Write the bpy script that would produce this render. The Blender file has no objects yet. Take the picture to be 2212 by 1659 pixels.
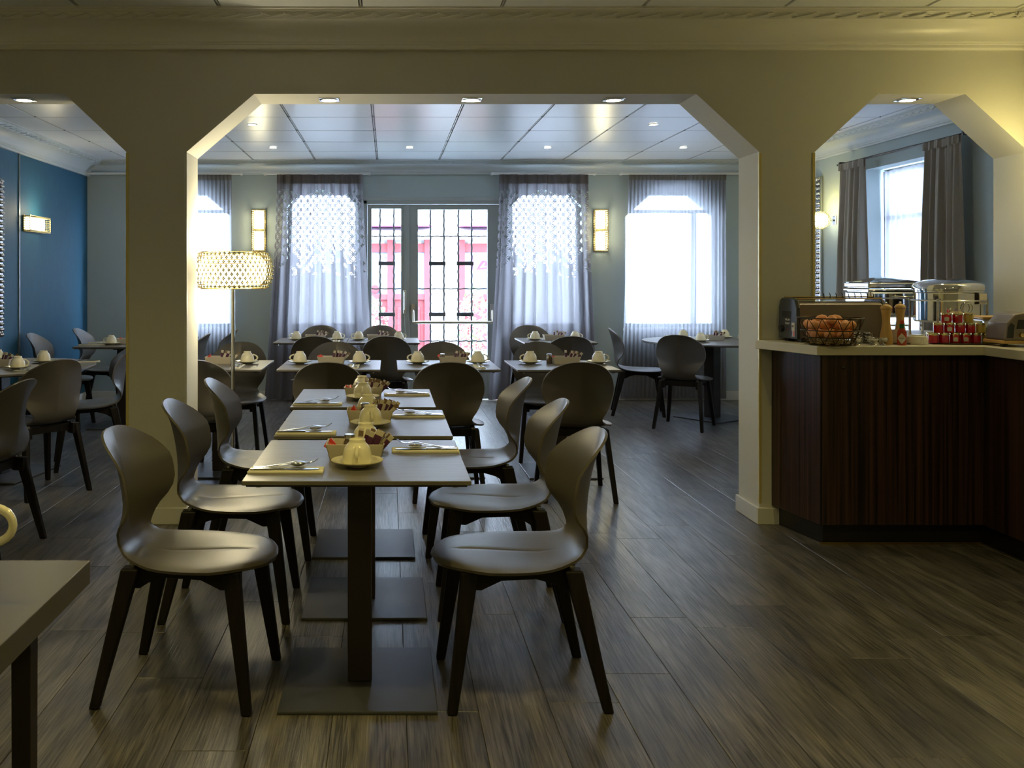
import bpy, math, random
from mathutils import Vector, Matrix

# ---------------------------------------------------------------- camera, world, exposure
scene = bpy.context.scene
col = scene.collection
PI = math.pi
R = math.radians

cam_data = bpy.data.cameras.new('camera')
cam = bpy.data.objects.new('camera', cam_data)
col.objects.link(cam)
cam.location = (0.0, 0.0, 1.36)
cam.rotation_euler = (R(90), 0, 0)
cam_data.sensor_width = 36.0
cam_data.lens = 1990.0 / 2212.0 * 36.0
cam_data.shift_x = (1106 - 839) / 2212.0
cam_data.shift_y = -(829.5 - 600) / 2212.0
cam_data.clip_start = 0.05
cam_data.clip_end = 200
scene.camera = cam

world = bpy.data.worlds.new('overcast_sky')
scene.world = world
world.use_nodes = True
wn = world.node_tree.nodes
wn['Background'].inputs['Color'].default_value = (0.62, 0.78, 1.0, 1)
wn['Background'].inputs['Strength'].default_value = 20.0

scene.view_settings.view_transform = 'Standard'
scene.view_settings.look = 'None'
scene.view_settings.gamma = 1.0
scene.view_settings.exposure = 1.02
scene.view_settings.use_curve_mapping = False
cy = scene.cycles
cy.use_denoising = True
cy.max_bounces = 8
cy.diffuse_bounces = 4
cy.glossy_bounces = 3
cy.transmission_bounces = 4
cy.transparent_max_bounces = 12
cy.caustics_reflective = False
cy.caustics_refractive = False
cy.sample_clamp_indirect = 4.0
cy.blur_glossy = 0.5

WARM = (1.0, 0.80, 0.24)
WARM2 = (1.0, 0.84, 0.50)

# daylight portals at the window openings guide sampling of the sky only
def portal(name, loc, rot, sx, sz):
    d = bpy.data.lights.new(name, 'AREA')
    d.shape = 'RECTANGLE'; d.size = sx; d.size_y = sz
    d.cycles.is_portal = True
    o = bpy.data.objects.new(name, d); col.objects.link(o)
    o.location = loc; o.rotation_euler = rot
for px, w, z0, z1 in ((-2.28, 1.07, .8, 2.33), (-.73, .8, .8, 2.33), (1.755, .8, .8, 2.33), (3.165, 1.07, .8, 2.33), (.47, 1.3, .42, 2.1)):
    portal('window_portal', (px, 10.5, (z0 + z1) / 2), (R(-90), 0, 0), w, z1 - z0)
portal('window_portal', (4.5, 7.45, 1.55), (0, R(90), 0), 1.5, 1.3)

# ---------------------------------------------------------------- materials
def new_mat(name):
    m = bpy.data.materials.new(name); m.use_nodes = True
    nt = m.node_tree; b = nt.nodes['Principled BSDF']
    return m, nt, b

def N(nt, t, **kw):
    n = nt.nodes.new(t)
    for k, v in kw.items():
        setattr(n, k, v)
    return n

def plain(name, c, rough=.5, metal=0., spec=.5, bump=0., bscale=200., var=0., trans=0., coat=0.):
    m, nt, b = new_mat(name)
    b.inputs['Base Color'].default_value = (*c, 1)
    b.inputs['Roughness'].default_value = rough
    b.inputs['Metallic'].default_value = metal
    b.inputs['Specular IOR Level'].default_value = spec
    if coat: b.inputs['Coat Weight'].default_value = coat
    if trans: b.inputs['Transmission Weight'].default_value = trans
    if bump or var:
        tc = N(nt, 'ShaderNodeTexCoord')
        nz = N(nt, 'ShaderNodeTexNoise'); nz.inputs['Scale'].default_value = bscale
        nz.inputs['Detail'].default_value = 3
        nt.links.new(tc.outputs['Object'], nz.inputs['Vector'])
        if bump:
            bp = N(nt, 'ShaderNodeBump'); bp.inputs['Strength'].default_value = bump
            bp.inputs['Distance'].default_value = .002
            nt.links.new(nz.outputs['Fac'], bp.inputs['Height'])
            nt.links.new(bp.outputs['Normal'], b.inputs['Normal'])
        if var:
            mx = N(nt, 'ShaderNodeMix', data_type='RGBA')
            mx.inputs[6].default_value = (*[x * (1 - var) for x in c], 1)
            mx.inputs[7].default_value = (*[min(1, x * (1 + var)) for x in c], 1)
            nt.links.new(nz.outputs['Fac'], mx.inputs[0])
            nt.links.new(mx.outputs[2], b.inputs['Base Color'])
    return m

def emit(name, c, s):
    m, nt, b = new_mat(name)
    b.inputs['Base Color'].default_value = (.8, .8, .8, 1)
    b.inputs['Emission Color'].default_value = (*c, 1)
    b.inputs['Emission Strength'].default_value = s
    return m

def wood(name, c1, c2, rough=.45, sx=60., sy=60., sz=2.5, bump=.15, spec=.5):
    m, nt, b = new_mat(name)
    tc = N(nt, 'ShaderNodeTexCoord'); mp = N(nt, 'ShaderNodeMapping')
    mp.inputs['Scale'].default_value = (sx, sy, sz)
    nz = N(nt, 'ShaderNodeTexNoise'); nz.inputs['Scale'].default_value = 1; nz.inputs['Detail'].default_value = 5
    cr = N(nt, 'ShaderNodeValToRGB')
    cr.color_ramp.elements[0].position = .35; cr.color_ramp.elements[0].color = (*c1, 1)
    cr.color_ramp.elements[1].position = .68; cr.color_ramp.elements[1].color = (*c2, 1)
    bp = N(nt, 'ShaderNodeBump'); bp.inputs['Strength'].default_value = bump; bp.inputs['Distance'].default_value = .001
    L = nt.links.new
    L(tc.outputs['Object'], mp.inputs[0]); L(mp.outputs[0], nz.inputs['Vector'])
    L(nz.outputs['Fac'], cr.inputs[0]); L(cr.outputs[0], b.inputs['Base Color'])
    L(nz.outputs['Fac'], bp.inputs['Height']); L(bp.outputs[0], b.inputs['Normal'])
    b.inputs['Roughness'].default_value = rough
    b.inputs['Specular IOR Level'].default_value = spec
    return m

def floor_mat():
    m, nt, b = new_mat('grey_oak_plank')
    L = nt.links.new
    tc = N(nt, 'ShaderNodeTexCoord'); oi = N(nt, 'ShaderNodeObjectInfo')
    add = N(nt, 'ShaderNodeVectorMath', operation='ADD')
    mul = N(nt, 'ShaderNodeVectorMath', operation='SCALE'); mul.inputs['Scale'].default_value = 37.
    cx = N(nt, 'ShaderNodeCombineXYZ')
    L(oi.outputs['Random'], cx.inputs[0]); L(oi.outputs['Random'], cx.inputs[1])
    L(cx.outputs[0], mul.inputs[0])
    L(tc.outputs['Object'], add.inputs[0]); L(mul.outputs[0], add.inputs[1])
    # long grain
    mp = N(nt, 'ShaderNodeMapping'); mp.inputs['Scale'].default_value = (150, 5.0, 1)
    L(add.outputs[0], mp.inputs[0])
    n1 = N(nt, 'ShaderNodeTexNoise'); n1.inputs['Scale'].default_value = 1; n1.inputs['Detail'].default_value = 6; n1.inputs['Distortion'].default_value = .6
    L(mp.outputs[0], n1.inputs['Vector'])
    # cathedral rings
    mp2 = N(nt, 'ShaderNodeMapping'); mp2.inputs['Scale'].default_value = (9, .9, 1)
    L(add.outputs[0], mp2.inputs[0])
    n2 = N(nt, 'ShaderNodeTexNoise'); n2.inputs['Scale'].default_value = 1; n2.inputs['Detail'].default_value = 3; n2.inputs['Distortion'].default_value = .4
    L(mp2.outputs[0], n2.inputs['Vector'])
    ms = N(nt, 'ShaderNodeMath', operation='MULTIPLY'); ms.inputs[1].default_value = 22.
    sn = N(nt, 'ShaderNodeMath', operation='SINE')
    L(n2.outputs['Fac'], ms.inputs[0]); L(ms.outputs[0], sn.inputs[0])
    ab = N(nt, 'ShaderNodeMath', operation='MULTIPLY_ADD'); ab.inputs[1].default_value = .08; ab.inputs[2].default_value = 0
    L(sn.outputs[0], ab.inputs[0])
    sm = N(nt, 'ShaderNodeMath', operation='ADD')
    L(n1.outputs['Fac'], sm.inputs[0]); L(ab.outputs[0], sm.inputs[1])
    cr = N(nt, 'ShaderNodeValToRGB'); e = cr.color_ramp.elements
    e[0].position = .3; e[0].color = (.030, .028, .026, 1)
    e[1].position = .72; e[1].color = (.170, .156, .140, 1)
    L(sm.outputs[0], cr.inputs[0])
    # dark patches
    n3 = N(nt, 'ShaderNodeTexNoise'); n3.inputs['Scale'].default_value = 3.5; n3.inputs['Detail'].default_value = 2
    L(add.outputs[0], n3.inputs['Vector'])
    # per plank tone
    mr = N(nt, 'ShaderNodeMapRange'); mr.inputs[3].default_value = .70; mr.inputs[4].default_value = 1.15
    L(oi.outputs['Random'], mr.inputs[0])
    mr2 = N(nt, 'ShaderNodeMapRange'); mr2.inputs[1].default_value = .35; mr2.inputs[2].default_value = .65; mr2.inputs[3].default_value = .78; mr2.inputs[4].default_value = 1.1
    L(n3.outputs['Fac'], mr2.inputs[0])
    mm = N(nt, 'ShaderNodeMath', operation='MULTIPLY'); L(mr.outputs[0], mm.inputs[0]); L(mr2.outputs[0], mm.inputs[1])
    sc = N(nt, 'ShaderNodeVectorMath', operation='SCALE')
    L(cr.outputs[0], sc.inputs[0]); L(mm.outputs[0], sc.inputs['Scale'])
    L(sc.outputs[0], b.inputs['Base Color'])
    b.inputs['Roughness'].default_value = .36
    rr = N(nt, 'ShaderNodeMapRange'); rr.inputs[3].default_value = .40; rr.inputs[4].default_value = .24
    L(sm.outputs[0], rr.inputs[0]); L(rr.outputs[0], b.inputs['Roughness'])
    bp = N(nt, 'ShaderNodeBump'); bp.inputs['Strength'].default_value = .55; bp.inputs['Distance'].default_value = .0016
    L(sm.outputs[0], bp.inputs['Height']); L(bp.outputs[0], b.inputs['Normal'])
    return m

def fabric(name, c, transp, transl=.6):
    m = bpy.data.materials.new(name); m.use_nodes = True
    nt = m.node_tree; nt.nodes.clear(); L = nt.links.new
    out = N(nt, 'ShaderNodeOutputMaterial')
    d = N(nt, 'ShaderNodeBsdfDiffuse'); d.inputs[0].default_value = (*c, 1)
    t = N(nt, 'ShaderNodeBsdfTranslucent'); t.inputs[0].default_value = (*c, 1)
    tr = N(nt, 'ShaderNodeBsdfTransparent')
    m1 = N(nt, 'ShaderNodeMixShader'); m1.inputs[0].default_value = transl
    m2 = N(nt, 'ShaderNodeMixShader'); m2.inputs[0].default_value = transp
    L(d.outputs[0], m1.inputs[1]); L(t.outputs[0], m1.inputs[2])
    L(m1.outputs[0], m2.inputs[1]); L(tr.outputs[0], m2.inputs[2]); L(m2.outputs[0], out.inputs[0])
    return m, nt, m2

def lattice_fabric(name, c):
    """satin voile with a laser-cut lattice of interlaced rings near the top, uv in metres"""
    m, nt, m2 = fabric(name, c, .02, .42)
    L = nt.links.new
    uv = N(nt, 'ShaderNodeUVMap')
    per = .098
    def ring(off):
        a = N(nt, 'ShaderNodeVectorMath', operation='SCALE'); a.inputs['Scale'].default_value = 1 / per
        L(uv.outputs[0], a.inputs[0])
        ad = N(nt, 'ShaderNodeVectorMath', operation='ADD'); ad.inputs[1].default_value = (off[0], off[1], 0); L(a.outputs[0], ad.inputs[0])
        fr = N(nt, 'ShaderNodeVectorMath', operation='FRACTION'); L(ad.outputs[0], fr.inputs[0])
        sb = N(nt, 'ShaderNodeVectorMath', operation='SUBTRACT'); sb.inputs[1].default_value = (.5, .5, 0); L(fr.outputs[0], sb.inputs[0])
        ln = N(nt, 'ShaderNodeVectorMath', operation='LENGTH'); L(sb.outputs[0], ln.inputs[0])
        s = N(nt, 'ShaderNodeMath', operation='SUBTRACT'); s.inputs[1].default_value = .46; L(ln.outputs['Value'], s.inputs[0])
        ab = N(nt, 'ShaderNodeMath', operation='ABSOLUTE'); L(s.outputs[0], ab.inputs[0])
        return ab.outputs[0]
    ds = [ring((0, 0)), ring((.5, .5))]
    cur = ds[0]
    for d_ in ds[1:]:
        mn = N(nt, 'ShaderNodeMath', operation='MINIMUM'); L(cur, mn.inputs[0]); L(d_, mn.inputs[1]); cur = mn.outputs[0]
    hole = N(nt, 'ShaderNodeMath', operation='GREATER_THAN'); hole.inputs[1].default_value = .072; L(cur, hole.inputs[0])
    # which cells are still cut: everything high up, scattered diamonds lower down
    sep = N(nt, 'ShaderNodeSeparateXYZ'); L(uv.outputs[0], sep.inputs[0])
    a = N(nt, 'ShaderNodeVectorMath', operation='SCALE'); a.inputs['Scale'].default_value = 2 / per; L(uv.outputs[0], a.inputs[0])
    fl = N(nt, 'ShaderNodeVectorMath', operation='FLOOR'); L(a.outputs[0], fl.inputs[0])
    wn_ = N(nt, 'ShaderNodeTexWhiteNoise', noise_dimensions='3D'); L(fl.outputs[0], wn_.inputs['Vector'])
    lo = N(nt, 'ShaderNodeMapRange'); lo.inputs[1].default_value = 1.36; lo.inputs[2].default_value = 1.80; L(sep.outputs[1], lo.inputs[0])
    keep = N(nt, 'ShaderNodeMath', operation='LESS_THAN'); L(wn_.outputs['Value'], keep.inputs[0]); L(lo.outputs[0], keep.inputs[1])
    top = N(nt, 'ShaderNodeMath', operation='SINE'); tm = N(nt, 'ShaderNodeMath', operation='MULTIPLY'); tm.inputs[1].default_value = 11.
    L(sep.outputs[0], tm.inputs[0]); L(tm.outputs[0], top.inputs[0])
    tt = N(nt, 'ShaderNodeMath', operation='MULTIPLY_ADD'); tt.inputs[1].default_value = .035; tt.inputs[2].default_value = 2.30; L(top.outputs[0], tt.inputs[0])
    lt = N(nt, 'ShaderNodeMath', operation='LESS_THAN'); L(sep.outputs[1], lt.inputs[0]); L(tt.outputs[0], lt.inputs[1])
    p1 = N(nt, 'ShaderNodeMath', operation='MULTIPLY'); L(hole.outputs[0], p1.inputs[0]); L(keep.outputs[0], p1.inputs[1])
    p2 = N(nt, 'ShaderNodeMath', operation='MULTIPLY'); L(p1.outputs[0], p2.inputs[0]); L(lt.outputs[0], p2.inputs[1])
    mxx = N(nt, 'ShaderNodeMath', operation='MAXIMUM'); mxx.inputs[1].default_value = .02; L(p2.outputs[0], mxx.inputs[0])
    L(mxx.outputs[0], m2.inputs[0])
    return m

def thin_glass(name, c=(1, 1, 1), refl=.08, rough=0.0):
    m = bpy.data.materials.new(name); m.use_nodes = True
    nt = m.node_tree; nt.nodes.clear(); L = nt.links.new
    out = N(nt, 'ShaderNodeOutputMaterial')
    g = N(nt, 'ShaderNodeBsdfGlossy'); g.inputs['Roughness'].default_value = rough
    tr = N(nt, 'ShaderNodeBsdfTransparent'); tr.inputs[0].default_value = (*c, 1)
    mx = N(nt, 'ShaderNodeMixShader'); mx.inputs[0].default_value = refl
    L(tr.outputs[0], mx.inputs[1]); L(g.outputs[0], mx.inputs[2]); L(mx.outputs[0], out.inputs[0])
    return m

def wall_paint(name, c):
    return plain(name, c, .75, bump=.25, bscale=350, spec=.3)

M = {}
M['wall'] = wall_paint('pale_grey_wall_paint', (.62, .615, .56))
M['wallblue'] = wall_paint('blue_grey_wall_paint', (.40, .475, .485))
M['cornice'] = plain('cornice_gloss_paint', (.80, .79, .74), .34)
M['cornice_back'] = plain('daylight_tinted_cornice_paint', (.55, .61, .65), .38)  # white-grey cornice with the blue of the daylight put into its colour
M['trim'] = plain('white_trim_paint', (.66, .66, .62), .45)
M['tile'] = plain('satin_ceiling_tile', (.82, .86, .92), .30, spec=.6, bump=.06, bscale=120)
M['gap'] = plain('ceiling_grid_dark', (.05, .05, .055), .6)
M['runner'] = plain('ceiling_grid_runner', (.42, .42, .42), .4)
M['teal'] = wood('teal_wall_fabric', (.010, .070, .125), (.018, .108, .185), .62, 320, 320, 5, .4, .4)
M['floor'] = floor_mat()
M['under'] = plain('floor_underlay', (.02, .017, .014), .8)
M['shell'] = plain('taupe_moulded_plastic', (.086, .077, .064), .33, bump=.12, bscale=900)
M['dark_wood'] = wood('wenge_stained_wood', (.0025, .002, .002), (.009, .006, .005), .5, 60, 60, 4, .1, .25)
M['column'] = plain('dark_brown_steel', (.016, .010, .008), .42, bump=.1, bscale=600)
M['base'] = plain('graphite_steel_plate', (.038, .040, .045), .42, bump=.12, bscale=300)
M['top'] = wood('taupe_laminate_top', (.105, .097, .085), (.140, .130, .115), .36, 8, 60, 10, .05)
M['edge'] = plain('dark_table_edge', (.05, .045, .04), .5)
M['slab'] = plain('taupe_lacquer', (.085, .078, .066), .32)
M['china'] = plain('cream_stoneware', (.74, .70, .53), .12, spec=.6, coat=.3)
M['napkin'] = plain('cream_paper_napkin', (.78, .75, .60), .85, bump=.2, bscale=500)
M['steel'] = plain('polished_cutlery_steel', (.62, .62, .62), .16, metal=1)
M['chrome'] = plain('chrome', (.75, .75, .75), .07, metal=1)
M['box'] = plain('beige_card_box', (.54, .49, .39), .7)
M['purple'] = plain('purple_sachet_paper', (.08, .018, .06), .5)
M['cream'] = plain('cream_sachet_paper', (.55, .50, .40), .6)
M['brown'] = plain('brown_sachet_paper', (.19, .12, .07), .6)
M['red'] = plain('red_sachet_foil', (.55, .04, .02), .35)
M['jarglass'] = plain('smoky_jar_glass', (.10, .075, .05), .08, spec=.7)
M['brass'] = plain('aged_brass', (.55, .40, .14), .25, metal=1)
M['black'] = plain('black_satin_plastic', (.012, .012, .014), .35)
M['iron'] = plain('black_wrought_iron', (.008, .008, .010), .5)
M['doorpaint'] = plain('grey_green_door_paint', (.36, .40, .40), .45)
M['rail'] = plain('white_curtain_rail', (.7, .7, .68), .4)
M['alu'] = plain('satin_aluminium', (.62, .60, .55), .32, metal=1)
M['worktop'] = plain('cream_composite_worktop', (.56, .53, .42), .4, bump=.1, bscale=600, var=.06)
M['wenge'] = wood('striped_wenge_veneer', (.005, .003, .003), (.065, .030, .020), .30, 75, 75, .7, .1)
M['plinth'] = plain('black_plinth', (.008, .007, .007), .4)
M['facade'] = plain('white_render', (.80, .80, .80), .8)
M['redpaint'] = plain('red_shopfront_paint', (.115, .005, .008), .6)
M['shopglass'] = plain('shop_window_glass', (.13, .15, .20), .35)
M['pave'] = plain('pale_paving', (.72, .72, .72), .8, var=.1, bscale=6)
M['leaf'] = plain('green_leaf', (.12, .24, .06), .5)
M['whiteleaf'] = plain('silver_variegated_leaf', (.70, .74, .62), .6)
M['pinkleaf'] = plain('purple_cordyline_leaf', (.42, .12, .17), .5)
M['glass'] = thin_glass('window_glass', refl=.05)
M['clearglass'] = thin_glass('clear_glassware', (.93, .95, .93), .22, .02)
M['crystal'] = plain('crystal_bead', (.50, .47, .28), .08, spec=1.0, trans=.55)
M['lamp'] = emit('glowing_diffuser', (1, .90, .60), 4.0)
M['sconce'] = emit('sconce_diffuser', (1, .93, .62), 9.0)
M['spot'] = emit('spot_lens', (1, .93, .62), 30.0)
M['sheer'] = fabric('grey_sheer_voile', (.27, .27, .295), .07, .65)[0]
M['sheer_side'] = fabric('white_side_sheer', (.13, .13, .145), .035, .65)[0]
M['sheerband'] = fabric('gathered_header_tape', (.22, .21, .19), .05, .3)[0]
M['lattice'] = lattice_fabric('satin_lattice_fabric', (.215, .205, .225))
M['satinband'] = fabric('taupe_satin_header', (.17, .15, .14), .0, .35)[0]
M['drape'] = plain('taupe_heavy_drape', (.32, .29, .25), .8, bump=.2, bscale=500)
M['mirrorframe'] = plain('chrome_bubble_frame', (.6, .6, .6), .1, metal=1)
M['mirror'] = plain('mirror_glass', (.7, .7, .7), .03, metal=1)
M['egg'] = plain('brown_egg', (.74, .33, .12), .5, bump=.1, bscale=400, var=.12)
M['straw'] = plain('straw', (.40, .29, .10), .7)
M['wirebasket'] = plain('dark_bronze_wire', (.05, .035, .02), .4, metal=.6)
M['beech'] = wood('beech_wood', (.50, .30, .09), (.62, .40, .14), .4, 20, 20, 2, .05)
M['toaster'] = plain('graphite_toaster_end', (.035, .04, .05), .3)
M['brushed'] = plain('brushed_steel_brown', (.20, .17, .14), .42, metal=.6)
M['whitec'] = plain('white_porcelain', (.72, .72, .66), .2)
M['jam'] = plain('red_jam', (.42, .004, .012), .12, spec=.7, coat=.4)
M['honey'] = plain('honey', (.50, .36, .08), .15, coat=.3)
M['goldlid'] = plain('gold_lid', (.70, .60, .32), .2, metal=1)
M['label'] = plain('cream_paper_label', (.60, .55, .48), .6)
M['redlabel'] = plain('red_paper_label', (.62, .02, .02), .5)
M['sauce'] = plain('hot_sauce', (.35, .03, .008), .1, coat=.4)
M['greenfoil'] = plain('green_foil', (.01, .13, .05), .35)
M['darkprint'] = plain('dark_print', (.02, .02, .03), .6)
M['blueprint'] = plain('blue_print', (.01, .03, .22), .5)
M['whiteprint'] = plain('white_print', (.75, .75, .75), .6)
M['lime'] = plain('lime_herbs', (.20, .38, .03), .5)
M['magenta'] = plain('magenta_awning_edge', (.14, .002, .08), .6)
M['pinkprint'] = plain('pink_poster_print', (.16, .045, .15), .6)
M['tray'] = plain('dark_lacquer_tray', (.05, .035, .02), .25)
M['gold'] = plain('gold_trim_strip', (.62, .52, .20), .35, metal=.3)

# ---------------------------------------------------------------- mesh builder
class MB:
    def __init__(s):
        s.v = []; s.f = []; s.m = []; s.uv = None
    def add(s, vs, fs, mi=0, T=None):
        o = len(s.v)
        if T is not None:
            vs = [T @ Vector(p) for p in vs]
        s.v += [tuple(p) for p in vs]
        s.f += [tuple(i + o for i in f) for f in fs]
        s.m += [mi] * len(fs)
        return s
    def box(s, x0, x1, y0, y1, z0, z1, mi=0, T=None):
        vs = [(x, y, z) for z in (z0, z1) for y in (y0, y1) for x in (x0, x1)]
        fs = [(0, 2, 3, 1), (4, 5, 7, 6), (0, 1, 5, 4), (2, 6, 7, 3), (0, 4, 6, 2), (1, 3, 7, 5)]
        return s.add(vs, fs, mi, T)
    def taper(s, p0, s0, p1, s1, mi=0, T=None):
        vs = []
        for p, sz in ((p0, s0), (p1, s1)):
            for dy in (-.5, .5):
                for dx in (-.5, .5):
                    vs.append((p[0] + dx * sz[0], p[1] + dy * sz[1], p[2]))
        fs = [(0, 2, 3, 1), (4, 5, 7, 6), (0, 1, 5, 4), (2, 6, 7, 3), (0, 4, 6, 2), (1, 3, 7, 5)]
        if p1[2] < p0[2]: fs = [tuple(reversed(f)) for f in fs]
        return s.add(vs, fs, mi, T)
    def prism(s, poly, axis, a0, a1, mi=0, T=None):
        """poly: list of 2d points; axis 'x','y','z' = extrusion axis"""
        def P(p, a):
            if axis == 'y': return (p[0], a, p[1])
            if axis == 'x': return (a, p[0], p[1])
            return (p[0], p[1], a)
        n = len(poly)
        area = sum(poly[i][0] * poly[(i + 1) % n][1] - poly[(i + 1) % n][0] * poly[i][1] for i in range(n))
        if area < 0: poly = poly[::-1]
        vs = [P(p, a0) for p in poly] + [P(p, a1) for p in poly]
        fs = [tuple(reversed(range(n))), tuple(range(n, 2 * n))]
        fs += [(i, (i + 1) % n, n + (i + 1) % n, n + i) for i in range(n)]
        if axis == 'y': fs = [tuple(reversed(f)) for f in fs]
        return s.add(vs, fs, mi, T)
    def lathe(s, prof, n=24, mi=0, T=None, sx=1., sy=1.):
        vs = []; fs = []
        k = len(prof)
        for i in range(n):
            a = 2 * PI * i / n
            for r, z in prof:
                vs.append((r * math.cos(a) * sx, r * math.sin(a) * sy, z))
        for i in range(n):
            j = (i + 1) % n
            for q in range(k - 1):
                fs.append((i * k + q, j * k + q, j * k + q + 1, i * k + q + 1))
        return s.add(vs, fs, mi, T)
    def tube(s, pts, r, n=8, mi=0, T=None, closed=False, caps=True):
        pts = [Vector(p) for p in pts]
        m = len(pts)
        rs = r if isinstance(r, (list, tuple)) else [r] * m
        vs = []; fs = []
        up = Vector((0, 0, 1)); prev = None
        for i, p in enumerate(pts):
            if closed: t = pts[(i + 1) % m] - pts[i - 1]
            else: t = pts[min(i + 1, m - 1)] - pts[max(i - 1, 0)]
            t.normalize()
            if prev is None:
                ref = up if abs(t.z) < .9 else Vector((1, 0, 0))
                a = t.cross(ref).normalized()
            else:
                a = (prev - t * prev.dot(t)).normalized()
            prev = a; b = t.cross(a)
            for q in range(n):
                an = 2 * PI * q / n
                vs.append(p + (a * math.cos(an) + b * math.sin(an)) * rs[i])
        rng = m if closed else m - 1
        for i in range(rng):
            j = (i + 1) % m
            for q in range(n):
                w = (q + 1) % n
                fs.append((i * n + q, i * n + w, j * n + w, j * n + q))
        if not closed and caps:
            fs.append(tuple(reversed(range(n)))); fs.append(tuple((m - 1) * n + q for q in range(n)))
        return s.add(vs, fs, mi, T)
    def grid(s, rows, mi=0, closed_u=False, T=None):
        o = len(rows[0]); vs = [p for r in rows for p in r]; fs = []
        for i in range(len(rows) - 1):
            for j in range(o if closed_u else o - 1):
                k = (j + 1) % o
                fs.append((i * o + j, i * o + k, (i + 1) * o + k, (i + 1) * o + j))
        return s.add(vs, fs, mi, T)
    def ball(s, c, r, n=12, k=8, mi=0, T=None, sz=1.):
        prof = [(max(1e-4, r * math.sin(PI * i / k)), -r * sz * math.cos(PI * i / k)) for i in range(k + 1)]
        TT = Matrix.Translation(c) if T is None else T @ Matrix.Translation(c)
        return s.lathe(prof, n, mi, TT)
    def build(s, name, mats, parent=None, smooth=False, bevel=0., uvs=None, loc=None, seg=2, angle=40):
        me = bpy.data.meshes.new(name)
        me.from_pydata(s.v, [], s.f)
        if not isinstance(mats, (list, tuple)): mats = [mats]
        for m in mats: me.materials.append(M[m] if isinstance(m, str) else m)
        if len(mats) > 1: me.polygons.foreach_set('material_index', s.m)
        if uvs:
            ul = me.uv_layers.new(name='UVMap')
            for lp in me.loops: ul.data[lp.index].uv = uvs[lp.vertex_index]
        if smooth:
            me.polygons.foreach_set('use_smooth', [True] * len(me.polygons))
            try: me.set_sharp_from_angle(angle=R(angle))
            except Exception: pass
        me.update()
        o = bpy.data.objects.new(name, me); col.objects.link(o)
        if parent is not None: o.parent = parent
        if loc is not None: o.location = loc
        if bevel:
            b = o.modifiers.new('bevel', 'BEVEL'); b.width = bevel; b.segments = seg; b.limit_method = 'ANGLE'; b.angle_limit = R(35)
        return o

def thing(name, label, cat, loc=(0, 0, 0), rz=0., group=None):
    o = bpy.data.objects.new(name, None); col.objects.link(o)
    o.empty_display_size = .1
    o.location = loc; o.rotation_euler = (0, 0, rz)
    o['label'] = label; o['category'] = cat
    if group: o['group'] = group
    return o
def tag(o, label, cat, group=None, loc=None, rz=None):
    o['label'] = label; o['category'] = cat
    if group: o['group'] = group
    if loc is not None: o.location = loc
    if rz is not None: o.rotation_euler = (0, 0, rz)
    return o
def struct(o, label=None):
    o['kind'] = 'structure'
    if label: o['label'] = label
    return o
def sempty(name, label=None, loc=(0, 0, 0)):
    o = bpy.data.objects.new(name, None); col.objects.link(o); o.location = loc
    return struct(o, label)
def clone_tree(src, parent=None):
    c = src.copy(); col.objects.link(c)
    if parent is not None: c.parent = parent
    for ch in list(src.children): clone_tree(ch, c)
    return c
USED = set()
def place(proto, label, loc, rz=0., group=None):
    """first use moves the prototype itself, later uses copy it with its parts"""
    if proto.name in USED:
        o = clone_tree(proto)
    else:
        o = proto
        USED.add(proto.name)
    o['label'] = label
    if group: o['group'] = group
    o.location = loc; o.rotation_euler = (0, 0, rz)
    return o
def text_mesh(s, size, mat, parent=None, depth=.0005, name='lettering', T=None):
    cu = bpy.data.curves.new(name, 'FONT'); cu.body = s; cu.size = size; cu.extrude = depth
    cu.align_x = 'CENTER'; cu.align_y = 'CENTER'
    t = bpy.data.objects.new(name, cu); col.objects.link(t)
    dg = bpy.context.evaluated_depsgraph_get()
    me = bpy.data.meshes.new_from_object(t.evaluated_get(dg))
    bpy.data.objects.remove(t)
    me.name = name
    me.materials.clear(); me.materials.append(M[mat])
    o = bpy.data.objects.new(name, me); col.objects.link(o)
    if parent is not None: o.parent = parent
    if T is not None: o.matrix_local = T
    return o
random.seed(7)
FRONT_E = 31.0
# ================================================================ SETTING
WY0, WY1 = 5.087, 5.385      # arch wall front and back face
BY = 10.25                   # inner face of the window wall
CF, CB = 2.79, 2.65          # ceiling heights front and back room
XL, XR = -3.35, 4.20         # side walls of the back room
FXL, FXR = -3.70, 3.54       # side walls of the front room

# ---- floor with planks
fl = sempty('floor', 'grey-brown wood plank floor running towards the windows')
MB().box(-4.2, 4.4, -3.2, 10.45, -.12, -.012).build('underlay', 'under', fl)
PW = .228
plank_meshes = {}
def plank_mesh(L_):
    k = round(L_, 3)
    if k not in plank_meshes:
        b = MB(); w = PW / 2 - .0006; h = L_ / 2 - .0006; c = .0012
        vs = [(-w, -h, -.012), (w, -h, -.012), (w, h, -.012), (-w, h, -.012),
              (-w, -h, -c), (w, -h, -c), (w, h, -c), (-w, h, -c),
              (-w + c, -h + c, 0), (w - c, -h + c, 0), (w - c, h - c, 0), (-w + c, h - c, 0)]
        fs = [(0, 1, 5, 4), (1, 2, 6, 5), (2, 3, 7, 6), (3, 0, 4, 7), (4, 5, 9, 8), (5, 6, 10, 9), (6, 7, 11, 10), (7, 4, 8, 11), (8, 9, 10, 11)]
        b.add(vs, fs)
        o = b.build('plank', 'floor')
        plank_meshes[k] = o.data
        bpy.data.objects.remove(o)
    return plank_meshes[k]
rest = MB()
cols_ = range(-16, 19)
nplank = 0
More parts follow.
